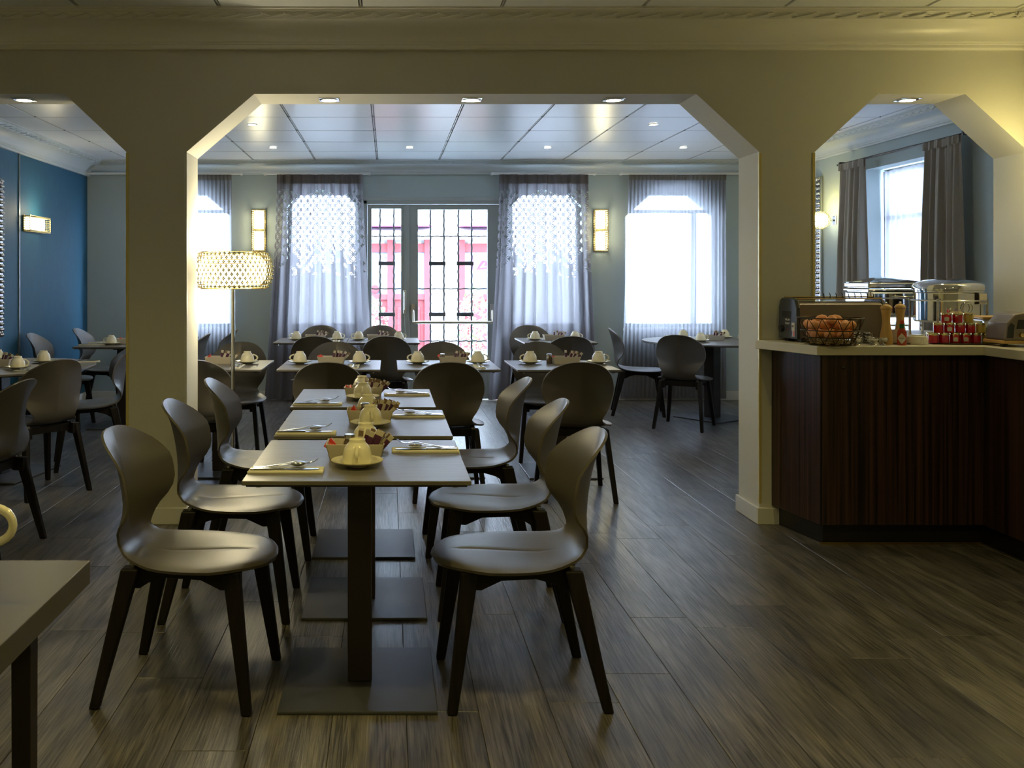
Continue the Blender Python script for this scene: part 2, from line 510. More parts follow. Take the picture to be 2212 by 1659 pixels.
for c_ in cols_:
    xc = .055 + PW * c_ + PW / 2
    if xc < -3.6 or xc > 4.15: continue
    y = 1.2 - random.random() * 1.2
    # whole planks 1.22 m long, only where the photograph shows them
    while y < 10.25:
        L_ = 1.22
        yc = y + L_ / 2
        y += L_
        if yc < 1.0: continue
        if y > 10.3:
            yc = (y - L_ + 10.3) / 2; L_ = round(10.3 - (y - L_), 3)
            if L_ < .05: continue
        far_out = abs((xc) * 1990 / max(yc + .6, .5)) > 1500
        if nplank < 296 and not (xc > 3.6 and yc < 5) and not (xc < -.9 * (yc + .6) * .47 and yc < 3):
            o = bpy.data.objects.new('plank', plank_mesh(L_)); col.objects.link(o); o.parent = fl
            o.location = (xc, yc, 0); nplank += 1
        else:
            rest.box(xc - PW / 2 + .0006, xc + PW / 2 - .0006, yc - L_ / 2 + .0006, yc + L_ / 2 - .0006, -.012, 0)
    yy = -3.0
    rest.box(xc - PW / 2 + .0006, xc + PW / 2 - .0006, -3.2, .38, -.012, 0)
r_ = rest.build('plank', 'floor', fl); r_['kind'] = 'stuff'

# ---- arch wall (one polygon, arches open to the floor, extruded)
aw = MB().prism([(-3.95, 0), (-3.2, 0), (-3.2, 2.055), (-2.85, 2.375), (-1.787, 2.375), (-1.447, 2.055), (-1.447, 0),
                 (-1.1145, 0), (-1.1145, 2.055), (-.741, 2.375), (1.70, 2.375), (2.0475, 2.055), (2.0475, 0),
                 (2.354, 0), (2.354, 2.055), (2.705, 2.375), (3.185, 2.375), (3.536, 2.055), (3.536, 0), (4.45, 0), (4.45, 2.9), (-3.95, 2.9)],
                'y', WY0, WY1).build('wall_middle', 'wall')
struct(aw, 'olive-lit grey wall with three wide chamfer-topped openings')
# corner beads on the pillar edges
n = 0
for x, sgn in ((-1.447, 1), (-1.1145, -1), (2.0475, 1), (2.354, -1)):
    b = MB()
    a0, a1 = (x - .002, x + .013) if sgn > 0 else (x - .013, x + .002)
    b.box(a0, a1, WY0 - .003, WY0 + .012, .115, 2.05)
    n += 1
    struct(b.build('trim_%d' % n, 'gold' if abs(x) > 1.2 else 'trim', bevel=.001), 'thin corner bead on pillar edge')
# baseboards round the pillars
def ring_base(name, x0, x1, y0, y1, h=.092, t=.014):
    b = MB()
    b.box(x0 - t, x1 + t, y0 - t, y0, 0, h)
    b.box(x0 - t, x1 + t, y1, y1 + t, 0, h)
    b.box(x0 - t, x0, y0, y1, 0, h)
    b.box(x1, x1 + t, y0, y1, 0, h)
    return struct(b.build(name, 'trim', bevel=.003), 'low painted baseboard round a pillar')
ring_base('baseboard_left_pillar', -1.447, -1.1145, WY0, WY1)
ring_base('baseboard_right_pillar', 2.0475, 2.354, WY0, WY1)

# ---- window wall with four chamfer-headed windows and a door
WINS = [(-2.815, -1.745), (-1.13, -.33), (1.355, 2.155), (2.63, 3.70)]
DX0, DX1, DZ = -.285, 1.285, 2.225
wb = MB()
T_ = .26
spans = sorted([(a, b_, .80, 2.333) for a, b_ in WINS] + [(DX0, DX1, 0., DZ)])
x = XL - .2
for a, b_, z0, z1 in spans:
    wb.box(x, a, BY, BY + T_, 0, 2.8)
    if z0 > 0: wb.box(a, b_, BY, BY + T_, 0, z0)
    wb.box(a, b_, BY, BY + T_, z1, 2.8)
    if z0 > 0:
        ch, cw = (.30, .34) if b_ - a > 1 else (.185, .18)
        wb.prism([(a, z1 - ch), (a + cw, z1), (a, z1)], 'y', BY, BY + T_)
        wb.prism([(b_, z1 - ch), (b_, z1), (b_ - cw, z1)], 'y', BY, BY + T_)
    x = b_
wb.box(x, XR + .3, BY, BY + T_, 0, 2.8)
struct(wb.build('wall_back', 'wallblue'), 'pale grey window wall at the back of the room')

# ---- side walls
struct(MB().box(XL - .2, XL, WY1, BY + .2, 0, 2.8).build('wall_left', 'teal'), 'teal fabric-covered side wall')
rw = MB()
# right wall with a deep window opening, y 6.85..8.15, z .75..2.31
rw.box(XR, XR + .3, WY1, 6.85, 0, 2.8).box(XR, XR + .3, 8.13, BY + .2, 0, 2.8)
rw.box(XR, XR + .3, 6.85, 8.13, 0, .75).box(XR, XR + .3, 6.85, 8.13, 2.31, 2.8)
struct(rw.build('wall_right', 'wallblue'), 'pale grey side wall with a deep window reveal')
# front room shell
struct(MB().box(FXL - .2, FXL, -3.2, WY0, 0, 2.9).build('wall_front_left', 'wall'))
struct(MB().box(FXR, FXR + .2, -3.2, WY0, 0, 2.9).build('wall_front_right', 'wall'))
struct(MB().box(FXL - .2, FXR + .2, -3.4, -3.2, 0, 2.9).build('wall_front', 'wall'))

# ---- ceilings: slab, tiles, runners
def ceiling(name, z, x0, x1, y0, y1, gx, W, gy, D, label, lowest_tile_y=None):
    c = sempty(name, label)
    MB().box(x0 - .2, x1 + .2, y0, y1, z + .02, z + .08).build('ceiling_slab', 'gap', c)
    tm = {}
    run = MB()
    k0 = math.floor((x0 - gx) / W); k1 = math.ceil((x1 - gx) / W)
    j0 = math.floor((y0 - gy) / D); j1 = math.ceil((y1 - gy) / D)
    bulk = MB(); g1, g2 = .011, .006
    for k in range(k0, k1):
        a, b_ = max(x0, gx + k * W + g1), min(x1, gx + (k + 1) * W - g1)
        if b_ - a < .03: continue
        for j in range(j0, j1):
            c0, c1 = max(y0, gy + j * D + g2), min(y1, gy + (j + 1) * D - g2)
            if c1 - c0 < .03: continue
            key = (round(b_ - a, 3), round(c1 - c0, 3))
            if lowest_tile_y is not None and c1 < lowest_tile_y:
                bulk.box(a, b_, c0, c1, z, z + .02); continue
            if key not in tm:
                hx, hy = key[0] / 2, key[1] / 2
                o = MB().box(-hx, hx, -hy, hy, 0, .02).build('ceiling_tile', 'tile'); tm[key] = o.data
                bpy.data.objects.remove(o)
            o = bpy.data.objects.new('ceiling_tile', tm[key]); col.objects.link(o); o.parent = c
            o.location = ((a + b_) / 2, (c0 + c1) / 2, z)
            o.rotation_euler = (random.uniform(-.0022, .0022), random.uniform(-.0022, .0022), 0)
    for k in range(k0, k1 + 1):
        xx = gx + k * W
        if x0 < xx < x1: run.box(xx - .0045, xx + .0045, y0, y1, z + .004, z + .02)
    o = run.build('grid_runner', 'runner', c)
    cr_ = MB()
    for j in range(j0, j1 + 1):
        yy = gy + j * D
        if y0 < yy < y1: cr_.box(x0, x1, yy - .005, yy + .005, z + .0008, z + .02)
    cr_.build('cross_gap_shade', 'gap', c)  # dark strips in the open cross gaps, their shade put in as colour
    if bulk.v:
        o = bulk.build('ceiling_tile', 'tile', c); o['kind'] = 'stuff'
    return c
ceiling('ceiling', CF, FXL, FXR, -3.2, WY0 - .1, -.146, .745, 4.70, .745, 'front room ceiling of square satin tiles', 3.2)
ceiling('ceiling_back', CB, XL, XR, WY1, BY - .05, -.80, .6775, 7.40, .6715, 'back room ceiling of square satin tiles')

# ---- cornices
PROF = [(0, -.175), (.030, -.175), (.034, -.168), (.034, -.153), (.042, -.151), (.045, -.141), (.050, -.139), (.052, -.126),
        (.058, -.110), (.070, -.092), (.088, -.075), (.112, -.062), (.140, -.054), (.168, -.050), (.178, -.050), (.180, -.045),
        (.186, -.038), (.200, -.024), (.204, -.018), (.212, -.018), (.214, -.010), (.230, -.009), (.231, .006), (0, .006)]
def leaf_pts(length):
    # an s-scroll lying on the sloping band; u along the wall, v across the band (0 low .. 1 high)
    P = []
    for i in range(9):
        t = i / 8
        P.append((t * length, .08 + .84 * (t ** 1.5), .0015 + .006 * math.sin(PI * t)))
    return P
def cornice(name, kind, c0, length, z, sc, T, label, leaves):
    # profile along local +x from 0..length, projecting in local -y
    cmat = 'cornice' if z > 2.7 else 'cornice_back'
    root = sempty(name, label)
    b = MB()
    n_ = len(PROF)
    vs = [(u, -p * sc, z + d * sc) for u in (0, length) for p, d in PROF]
    fs = [(i, n_ + i, n_ + (i + 1) % n_, (i + 1) % n_) for i in range(n_)]
    fs += [tuple(range(n_)), tuple(reversed(range(n_, 2 * n_)))]
    b.add(vs, fs, 0, T)
    b.build('moulding', cmat, root, smooth=True, angle=28)
    per = .117 * sc
    lo, hi = Vector((.179, -.047)), Vector((.203, -.021))
    nrm = Vector((-(hi - lo).y, (hi - lo).x)).normalized()   # pointing out, down
    if nrm.y > 0: nrm = -nrm
    def one(mb, x0, T2):
        pts = []; rr = []
        for u, v, h in leaf_pts(.125):
            q = lo.lerp(hi, v) + nrm * h
            pts.append((x0 + u * sc, -q.x * sc, z + q.y * sc)); rr.append((.0022 + .0042 * math.sin(PI * min(1, u / .125 * .85 + .12))) * sc)
        mb.tube(pts, rr, 5, 0, T2)
        pts = []; rr = []
        for i in range(5):
            t = i / 4
            q = lo.lerp(hi, .85 - .5 * t) + nrm * .004
            pts.append((x0 + (.1 + .05 * t) * sc, -q.x * sc, z + q.y * sc)); rr.append((.005 - .0035 * t) * sc)
        mb.tube(pts, rr, 5, 0, T2)
    if leaves == 'parts':
        mb = MB(); one(mb, 0, None)
        src = mb.build('carved_leaf', 'cornice', None, smooth=True); me = src.data; bpy.data.objects.remove(src)
        k = 0
        while k * per < length - .1:
            o = bpy.data.objects.new('carved_leaf', me); col.objects.link(o); o.parent = root
            o.matrix_local = T @ Matrix.Translation((k * per, 0, 0)); k += 1
    else:
        mb = MB(); k = 0
        while k * per < length - .1:
            one(mb, k * per, T); k += 1
        o = mb.build('carved_leaf', cmat, root, smooth=True); o['kind'] = 'stuff'
    return root
cornice('trim_5', 0, 0, FXR - FXL, CF, 1., Matrix.Translation((FXL, WY0, 0)), 'deep plaster cornice with a carved leaf band above the arches', 'parts')
cornice('trim_6', 0, 0, 8.2, CF, 1., Matrix.Translation((FXR, WY0, 0)) @ Matrix.Rotation(R(-90), 4, 'Z'), 'plaster cornice on the right front wall', 'stuff')
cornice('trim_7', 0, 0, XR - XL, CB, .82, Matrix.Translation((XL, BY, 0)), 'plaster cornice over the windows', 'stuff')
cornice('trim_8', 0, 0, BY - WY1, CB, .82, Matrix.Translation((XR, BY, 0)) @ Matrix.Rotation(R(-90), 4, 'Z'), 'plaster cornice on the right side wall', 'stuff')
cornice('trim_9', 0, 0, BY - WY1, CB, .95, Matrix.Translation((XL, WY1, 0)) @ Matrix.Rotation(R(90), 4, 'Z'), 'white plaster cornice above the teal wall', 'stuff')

# ---- baseboards of the back room
b = MB()
for a, c in ((XL, DX0), (DX1, XR)):
    b.box(a, c, BY - .014, BY, 0, .10)
struct(b.build('baseboard_back', 'trim', bevel=.002), 'white baseboard under the windows')
struct(MB().box(XL, XL + .014, WY1, BY - .015, 0, .10).build('baseboard_left', 'trim', bevel=.002))
struct(MB().box(XR - .014, XR, WY1, BY - .015, 0, .10).build('baseboard_right', 'trim', bevel=.002))
struct(MB().box(XL, XL + .012, 8.335, 8.35, 0, 2.52).build('trim_10', 'alu'), 'thin vertical metal strip on the teal wall')

# ---- windows
def window(name, x0, x1, z0, z1, ch, label, transom):
    w = sempty(name, label)
    y0, y1 = BY + .13, BY + .18
    f = MB(); t = .045
    f.box(x0, x0 + t, y0, y1, z0, z1 - .02).box(x1 - t, x1, y0, y1, z0, z1 - .02)
    f.box(x0, x1, y0, y1, z0, z0 + t).box(x0, x1, y0, y1, z1 - t, z1)
    if transom: f.box(x0, x1, y0 + .005, y1, transom, transom + .035)
    f.build('window_frame', 'trim', w, bevel=.003)
    MB().box(x0 + .03, x1 - .03, y0 + .02, y0 + .026, z0 + .03, z1 - .03).build('pane', 'glass', w)
    s_ = MB().box(x0 - .02, x1 + .02, BY - .025, BY + .13, z0 - .03, z0 - .001).build('window_sill', 'trim', w, bevel=.004)
    return w
for i, ((a, b_), lb) in enumerate(zip(WINS, ('chamfer-headed window behind the left sheer', 'narrow window left of the glazed door', 'narrow window right of the glazed door', 'chamfer-headed window behind the right sheer'))):
    window('window_%d' % (i + 1), a, b_, .80, 2.333, .3, lb, 2.09 if i in (0, 3) else None)
# sash post and handle seen through the right sheer
MB().box(3.415, 3.46, BY + .10, BY + .19, .84, 2.09).build('window_post', 'trim', bpy.data.objects['window_4'], bevel=.003)
w5 = sempty('window_5', 'side wall window behind the taupe drapes')
f = MB()
for yy in (6.85, 7.47, 8.085): f.box(XR + .2, XR + .25, yy, yy + .045, .75, 2.31)
for zz in (.75, 1.86, 2.265): f.box(XR + .2, XR + .25, 6.85, 8.13, zz, zz + .045)
f.build('window_frame', 'trim', w5, bevel=.003)
MB().box(XR + .22, XR + .226, 6.87, 8.11, .77, 2.29).build('pane', 'glass', w5)

# ---- glazed double door
d = sempty('door_1', 'grey glazed double door with a push bar and iron grille')
fr = MB()
fr.box(DX0, DX0 + .05, BY - .02, BY + .12, 0, DZ).box(DX1 - .05, DX1, BY - .02, BY + .12, 0, DZ).box(DX0, DX1, BY - .02, BY + .12, DZ - .045, DZ)
fr.box(DX0 - .02, DX0 + .012, BY - .03, BY, 0, DZ + .03).box(DX1 - .012, DX1 + .03, BY - .03, BY, 0, DZ + .03).box(DX0 - .02, DX1 + .03, BY - .03, BY, DZ - .01, DZ + .03)
fr.build('door_frame', 'doorpaint', d, bevel=.004)
def leaf(x0, x1, gx0, gx1, gz0, gz1, nm):
    l = MB(); y0, y1 = BY + .02, BY + .07
    l.box(x0, gx0, y0, y1, .01, DZ - .05).box(gx1, x1, y0, y1, .01, DZ - .05)
    l.box(gx0, gx1, y0, y1, gz1, DZ - .05).box(gx0, gx1, y0, y1, .01, gz0)
    for k_ in (0, 1):   # raised moulding on the lower panel
        m_ = .05 + .03 * k_
        l.box(gx0 + m_, gx1 - m_, y0 - .008 * (k_ + 1), y0, .12 + .03 * k_, gz0 - .06 - .03 * k_)
    l.box(gx0 - .012, gx0, y0 - .006, y0, gz0, gz1).box(gx1, gx1 + .012, y0 - .006, y0, gz0, gz1).box(gx0 - .012, gx1 + .012, y0 - .006, y0, gz1, gz1 + .012)
    o = l.build('door_leaf', 'doorpaint', d, bevel=.003)
    MB().box(gx0, gx1, y0 + .02, y0 + .026, gz0, gz1).build('pane', 'glass', o)
    return o
l1 = leaf(DX0 + .052, .195, -.187, .14, .42, 2.13, 'l')
l2 = leaf(.20, DX1 - .052, .331, 1.105, .42, 2.12, 'r')
MB().box(.175, .205, BY - .005, BY + .02, .05, DZ - .05).box(.19, .235, BY - .012, BY + .02, .05, DZ - .06).build('astragal', 'doorpaint', d, bevel=.004)
pb = MB()
for xx in (.275, 1.155):
    pb.box(xx - .022, xx + .022, BY - .028, BY + .02, .90, 1.07)
    pb.tube([(xx, BY - .02, 1.0), (xx, BY - .06, .97), (xx, BY - .085, .87)], .012, 8)
pb.tube([(.275, BY - .085, .867), (1.155, BY - .085, .867)], .017, 10)
pb.build('push_bar', 'alu', d, smooth=True)
MB().box(.165, .20, BY - .03, BY - .005, .96, 1.22).box(.175, .19, BY - .045, BY - .03, 1.0, 1.2).build('lock_case', 'alu', d, bevel=.006)
# grille outside the glass
GY = BY + .20
grille = thing('window_grille', 'black twisted iron grille behind the glass of the garden door', 'grille', (0, GY, 0))
def twisted(p0, p1, amp=.004):
    p0 = Vector(p0); p1 = Vector(p1); L_ = (p1 - p0).length; n_ = max(6, int(L_ / .035)); pts = []
    ax = Vector((0, 0, 1)) if abs((p1 - p0).z) < .01 else Vector((1, 0, 0))
    for i in range(n_ + 1):
        t = i / n_
        pts.append(p0.lerp(p1, t) + ax * amp * math.sin(i * 2.1))
    return pts
for xx in (-.094, .062, .477, .630, .793, .944):
    MB().tube(twisted((xx, 0, .3), (xx, 0, 2.2)), .0115, 6).build('upright_bar', 'iron', grille, smooth=True)
for zz in (1.83, 1.235, .642):
    MB().tube(twisted((-.22, .004, zz), (1.13, .004, zz)), .0085, 6).build('cross_bar', 'iron', grille, smooth=True)
for zz in (1.522, .945):
    for a, b_ in ((-.115, .077), (.458, .65), (.774, .965)):
        MB().box(a, b_, -.02, .01, zz - .022, zz + .022).build('lock_plate', 'iron', grille, bevel=.002)

# ---- curtains
def curtain(name, xt0, xt1, xb0, xb1, z0, z1, y, amp, folds, mat, band, label, cat='curtain', group=None, axis='x', bandh=.06, fade=1.0, seed=1, sub=220):
    rnd = random.Random(seed)
    ph = [rnd.uniform(0, 6.28) for _ in range(4)]
    nz = 40
    rows = []; uvs = []
    def fold(t, k):
        a = math.sin(2 * PI * folds * t + ph[0] + .9 * math.sin(2 * PI * 1.7 * t + ph[1]))
        b__ = .45 * math.sin(2 * PI * folds * 2.3 * t + ph[2])
        return (a + b__ * (1 - k)) 
    zs = [z0 + (z1 - z0) * i / nz for i in range(nz + 1)]
    def mk(zlist, extra_y, am):
        rows = []; uv = []
        for z in zlist:
            k = (z1 - z) / (z1 - z0)
            row = []
            a = am * (.35 + .65 * min(1, k * 3)) 
            xa = xt0 + (xb0 - xt0) * k ** 1.3; xb = xt1 + (xb1 - xt1) * k ** 1.3
            for j in range(sub + 1):
                t = j / sub
                off = fold(t, k) * a + extra_y
                xx = xa + (xb - xa) * t + .25 * a * math.cos(2 * PI * folds * t + ph[3])
                row.append((xx, off, z) if axis == 'x' else (off, xx, z))
                uv.append((t * (xt1 - xt0) * 1.45, z))
            rows.append(row)
        return rows, uv
    root = thing(name, label, cat, (0, y, 0) if axis == 'x' else (y, 0, 0), 0, group)
    rows, uv = mk(zs, 0, amp)
    MB().grid(rows).build('cloth', mat, root, smooth=True, uvs=uv, angle=180)
    if band:
        rows, uv = mk([z1 - bandh + bandh * i / 4 for i in range(5)], -.018, amp * .9)
        MB().grid(rows).build('header_band', band, root, smooth=True, uvs=uv, angle=180)
    return root
curtain('sheer_curtain', -2.83, -1.725, -2.84, -1.72, .03, 2.492, BY - .11, .012, 24, 'sheer', 'sheerband', 'grey sheer curtain at the left window, partly behind the floor lamp', seed=3)
curtain('sheer_curtain', 2.645, 3.715, 2.555, 3.72, .03, 2.492, BY - .11, .012, 26, 'sheer', 'sheerband', 'wide grey sheer curtain at the right window behind the round table', seed=4)
curtain('lattice_curtain', -1.225, -.288, -1.37, -.155, .02, 2.492, BY - .13, .038, 8, 'lattice', 'satinband', 'satin curtain with cut-out lattice hanging left of the glazed door', bandh=.10, seed=5, sub=260)
curtain('lattice_curtain', 1.215, 2.19, 1.09, 2.285, .02, 2.492, BY - .13, .038, 8, 'lattice', 'satinband', 'satin curtain with cut-out lattice hanging right of the glazed door', bandh=.10, seed=9, sub=260)
curtain('side_drape', 7.93, 8.36, 7.86, 8.50, .03, 2.385, XR - .10, .040, 4, 'drape', 'drape', 'plain taupe drape beside the globe wall lamp', axis='y', seed=11, sub=100)
curtain('side_drape', 6.60, 7.02, 6.52, 7.10, .03, 2.385, XR - .10, .040, 4, 'drape', 'drape', 'plain taupe drape nearer the camera above the round warmer', axis='y', seed=12, sub=100)
curtain('side_sheer', 6.87, 8.11, 6.87, 8.11, .78, 2.29, XR + .155, .014, 13, 'sheer_side', None, 'white sheer inside the side window reveal', axis='y', seed=13, sub=160)
# curtain rails
for x0, x1, lb in ((XL + .03, -1.62, 'white curtain rail in the left corner over the sheer'), (-1.36, -.21, 'white curtain rail over the left lattice curtain'), (1.14, 2.27, 'white curtain rail over the right lattice curtain'), (2.56, 3.9, 'white curtain rail over the right sheer')):
    r = thing('curtain_rail', lb, 'curtain rail', ((x0 + x1) / 2, BY - .12, 2.505))
    h = (x1 - x0) / 2
    MB().box(-h, h, -.03, .03, -.010, .010).build('rail', 'rail', r, bevel=.004)
    for s_ in (-1, 1): MB().box(s_ * h - .012, s_ * h + .012, -.034, .034, -.016, .012).build('end_cap', 'rail', r, bevel=.003)
r = thing('curtain_rail', 'dark thin curtain rod over the side window', 'curtain rail', (XR - .09, 7.48, 2.39))
MB().tube([(0, -.98, 0), (0, .95, 0)], .009, 8).build('rod', 'iron', r, smooth=True)
for yy in (-.9, .9): MB().box(-.01, .09, yy - .01, yy + .01, -.012, .02).build('bracket', 'iron', r)

# ---- outside
struct(MB().box(-14, 16, BY + .27, 30, -.25, -.06).build('ground', 'pave'), 'pale paved yard outside')
FY = 16.0
fac = MB()
fac.box(-12, 16, FY, FY + .5, -.1, 1.9 + .2).box(-12, 16, FY, FY + .5, 2.0, 7.5)
fac.box(.74, 1.2, FY - .10, FY, -.1, 7.0)
fa = struct(MB().box(-12, 16, FY, FY + .5, -.1, 7.5).box(.74, 1.2, FY - .10, FY, -.1, 7.0).box(.60, 1.30, FY - .14, FY, 3.12, 3.2).box(-12, 16, FY - .05, FY, 2.86, 2.92).build('wall_opposite', 'facade'), 'white rendered building across the yard')
mbx = thing('menu_box', 'white framed menu box on the pillar across the yard', 'menu box', (.98, FY - .10, 1.25))
MB().box(-.17, .17, -.05, 0, -.12, .12).build('case', 'facade', mbx, bevel=.004)
MB().box(-.13, .13, -.056, -.05, -.12, .07).build('panel', 'whiteprint', mbx)
def shop(x0, x1, name, label, ys):
    s_ = thing(name, label, 'shopfront', ((x0 + x1) / 2, FY, 0))
    h = (x1 - x0) / 2
    f = MB()
    f.box(-h, h, -.10, 0, 1.80, 1.95)
    f.box(-h, h, -.12, 0, .98, 1.08)
    for xx in ys: f.box(xx - (x0 + x1) / 2 - .05, xx - (x0 + x1) / 2 + .05, -.14, 0, 0, 2.02)
    for a, b_ in zip([x0] + ys, ys + [x1]):
        pass
    f.build('red_frame', 'redpaint', s_, bevel=.006)
    for a, b_ in zip(ys[:-1], ys[1:]):
        a -= (x0 + x1) / 2; b_ -= (x0 + x1) / 2
        MB().box(a + .05, b_ - .05, -.05, -.02, 1.08, 1.80).build('shop_window', 'shopglass', s_)
        MB().box(a + .10, b_ - .10, -.09, -.06, 1.86, 1.98).build('fanlight', plainmat_grey(), s_)
        p = MB().box(a + .05, b_ - .05, -.06, -.02, .1, .98)
        p.box(a + .12, b_ - .12, -.075, -.06, .2, .86).box(a + .18, b_ - .18, -.09, -.075, .26, .80)
        p.build('lower_panel', 'redpaint', s_, bevel=.008)
    a = MB().prism([(-.02, 2.02), (-.55, 2.02), (-.55, 2.12), (-.02, 2.26)], 'x', -h, h).build('awning', 'facade', s_)
    MB().box(-h, h, -.565, -.55, 2.215, 2.235).box(-h, h, -.56, -.02, 2.225, 2.24).build('awning_edge', 'magenta', s_)
    return s_
def plainmat_grey():
    if 'greyglass' not in M: M['greyglass'] = plain('dim_fanlight', (.22, .23, .21), .3)
    return 'greyglass'
s1 = shop(-.50, .74, 'red_shopfront', 'red wooden shopfront seen through the left part of the door', [-.45, .03, .67])
s2 = shop(1.2, 2.05, 'red_shopfront', 'red wooden shopfront seen through the right part of the door', [1.27, 1.98])
# prints stuck in the shop window
def poster(x, z, w, h, mat, label, name='poster', cat='poster', children=()):
    s_ = s1 if x < 1 else s2
    p = MB().box(-w / 2, w / 2, -.006, 0, -h / 2, h / 2).build(name, mat, s_, loc=(x - s_.location.x, -.07, z))
    p['label'] = label
    return p
p = poster(-.125, 1.60, .27, .34, 'whiteprint', 'white poster with blue marks in the left red shop window')
b = MB(); rr = random.Random(2)
for i in range(14): b.ball((rr.uniform(-.1, .1), -.008, rr.uniform(.02, .13)), rr.uniform(.006, .014), 6, 4)
b.build('printed_marks', 'blueprint', p)
p = poster(.30, 1.60, .24, .26, 'whiteprint', 'small white poster beside the grey mullion in the shop window')
b = MB()
for i in range(9): b.ball((rr.uniform(-.08, .08), -.008, rr.uniform(0, .1)), rr.uniform(.006, .016), 6, 4)
b.build('printed_marks', 'blueprint', p)
p = poster(-.055, 1.15, .20, .19, 'whiteprint', 'black diamond lattice sign low in the red shop window', 'lattice_sign', 'sign')
b = MB()
for i in range(-4, 5):
    for sg in (-1, 1):
        T = Matrix.Translation((i * .045, -.008, 0)) @ Matrix.Rotation(sg * R(45), 4, 'Y')
        b.box(-.003, .003, -.002, 0, -.045, .045, 0, T)
b.build('printed_lattice', 'darkprint', p)
MB().lathe([(0, 0), (.075, 0), (.075, .004), (0, .004)], 24, 0, Matrix.Rotation(R(90), 4, 'X')).build('round_sticker', 'redpaint', s1, loc=(-.235 - s1.location.x, -.07, 1.16))
p = poster(1.62, 1.60, .40, .26, 'pinkprint', 'mauve and pink poster in the right red shop window')
MB().prism([(-.1, -.10), (.16, -.08), (.2, .02), (0, .06)], 'y', -.01, -.006).build('printed_leaf_patch', 'magenta', p)
MB().prism([(.0, -.02), (.05, .03), (.03, -.03), (.08, -.05), (.02, -.06), (-.04, -.07)], 'y', -.014, -.01).build('printed_star', 'whiteprint', p)

# plants outside
def bush(name, label, loc, w, d, h, n, mats, seed, size=.07, cat='plant'):
    rnd = random.Random(seed); root = thing(name, label, cat, loc)
    b = MB()
    for i in range(n):
        a = rnd.uniform(0, 2 * PI); rr_ = math.sqrt(rnd.random()); z = rnd.uniform(.03, 1) * h
        k = math.sin(PI * min(1, .15 + .85 * z / h)) ** .5
        c = Vector((math.cos(a) * rr_ * w / 2 * k, math.sin(a) * rr_ * d / 2 * k, z))
        T = Matrix.Translation(c) @ Matrix.Rotation(rnd.uniform(0, 6.28), 4, 'Z') @ Matrix.Rotation(rnd.uniform(-1.2, 1.2), 4, 'X')
        s_ = size * rnd.uniform(.6, 1.3)
        b.add([(0, -s_ / 2, 0), (s_ * .28, 0, .008), (0, s_ / 2, 0), (-s_ * .28, 0, .008)], [(0, 1, 2, 3)], rnd.randrange(len(mats)), T)
    o = b.build('foliage', mats, root)
    s2_ = MB()
    for i in range(7):
        a = rnd.uniform(0, 6.28); s2_.tube([(0, 0, 0), (math.cos(a) * w * .2, math.sin(a) * d * .2, h * .6)], .006, 5)
    s2_.build('stem', 'brown', root)
    return root
bush('flowering_bush', 'tall pale-leaved bush outside right of the push bar', (1.17, 12.6, -.06), .62, .5, 1.28, 900, ['whiteleaf', 'whiteleaf', 'leaf'], 5, .07)
bush('flowering_bush', 'pale-leaved bush outside the narrow left door leaf', (-.22, 12.4, -.06), .6, .5, 1.15, 800, ['whiteleaf', 'whiteleaf', 'leaf'], 6, .07)
bush('ground_plant', 'low green plants outside at the foot of the glass', (.85, 12.0, -.06), 1.5, .6, .32, 700, ['leaf', 'whiteleaf', 'whiteleaf'], 8, .06)
bush('ground_plant', 'low green plants outside behind the narrow left door leaf', (-.3, 11.9, -.06), 1.0, .6, .34, 500, ['leaf', 'whiteleaf'], 9, .06)
yu = thing('cordyline', 'spiky purple-leaved cordyline outside the glazed door', 'plant', (.42, 11.6, -.06))
rnd = random.Random(4)
for i in range(22):
    a = rnd.uniform(0, 2 * PI); e_ = rnd.uniform(.25, 1.2); L_ = rnd.uniform(.4, .62)
    pts = []
    b = MB(); vs = []
    for k in range(6):
        t = k / 5
        p = Vector((math.cos(a) * math.cos(e_) * L_ * t, math.sin(a) * math.cos(e_) * L_ * t, .15 + math.sin(e_) * L_ * t - .12 * t * t))
        w = .016 * math.sin(PI * (.12 + .88 * (1 - t)) * .62) + .001
        s_ = Vector((-math.sin(a), math.cos(a), 0)) * w
        vs += [tuple(p - s_), tuple(p + s_)]
    b.add(vs, [(2 * k, 2 * k + 1, 2 * k + 3, 2 * k + 2) for k in range(5)])
    b.build('leaf', 'pinkleaf' if i % 2 else 'whiteleaf', yu)
MB().tube([(0, 0, 0), (0, 0, .2)], .02, 6).build('stem', 'brown', yu)
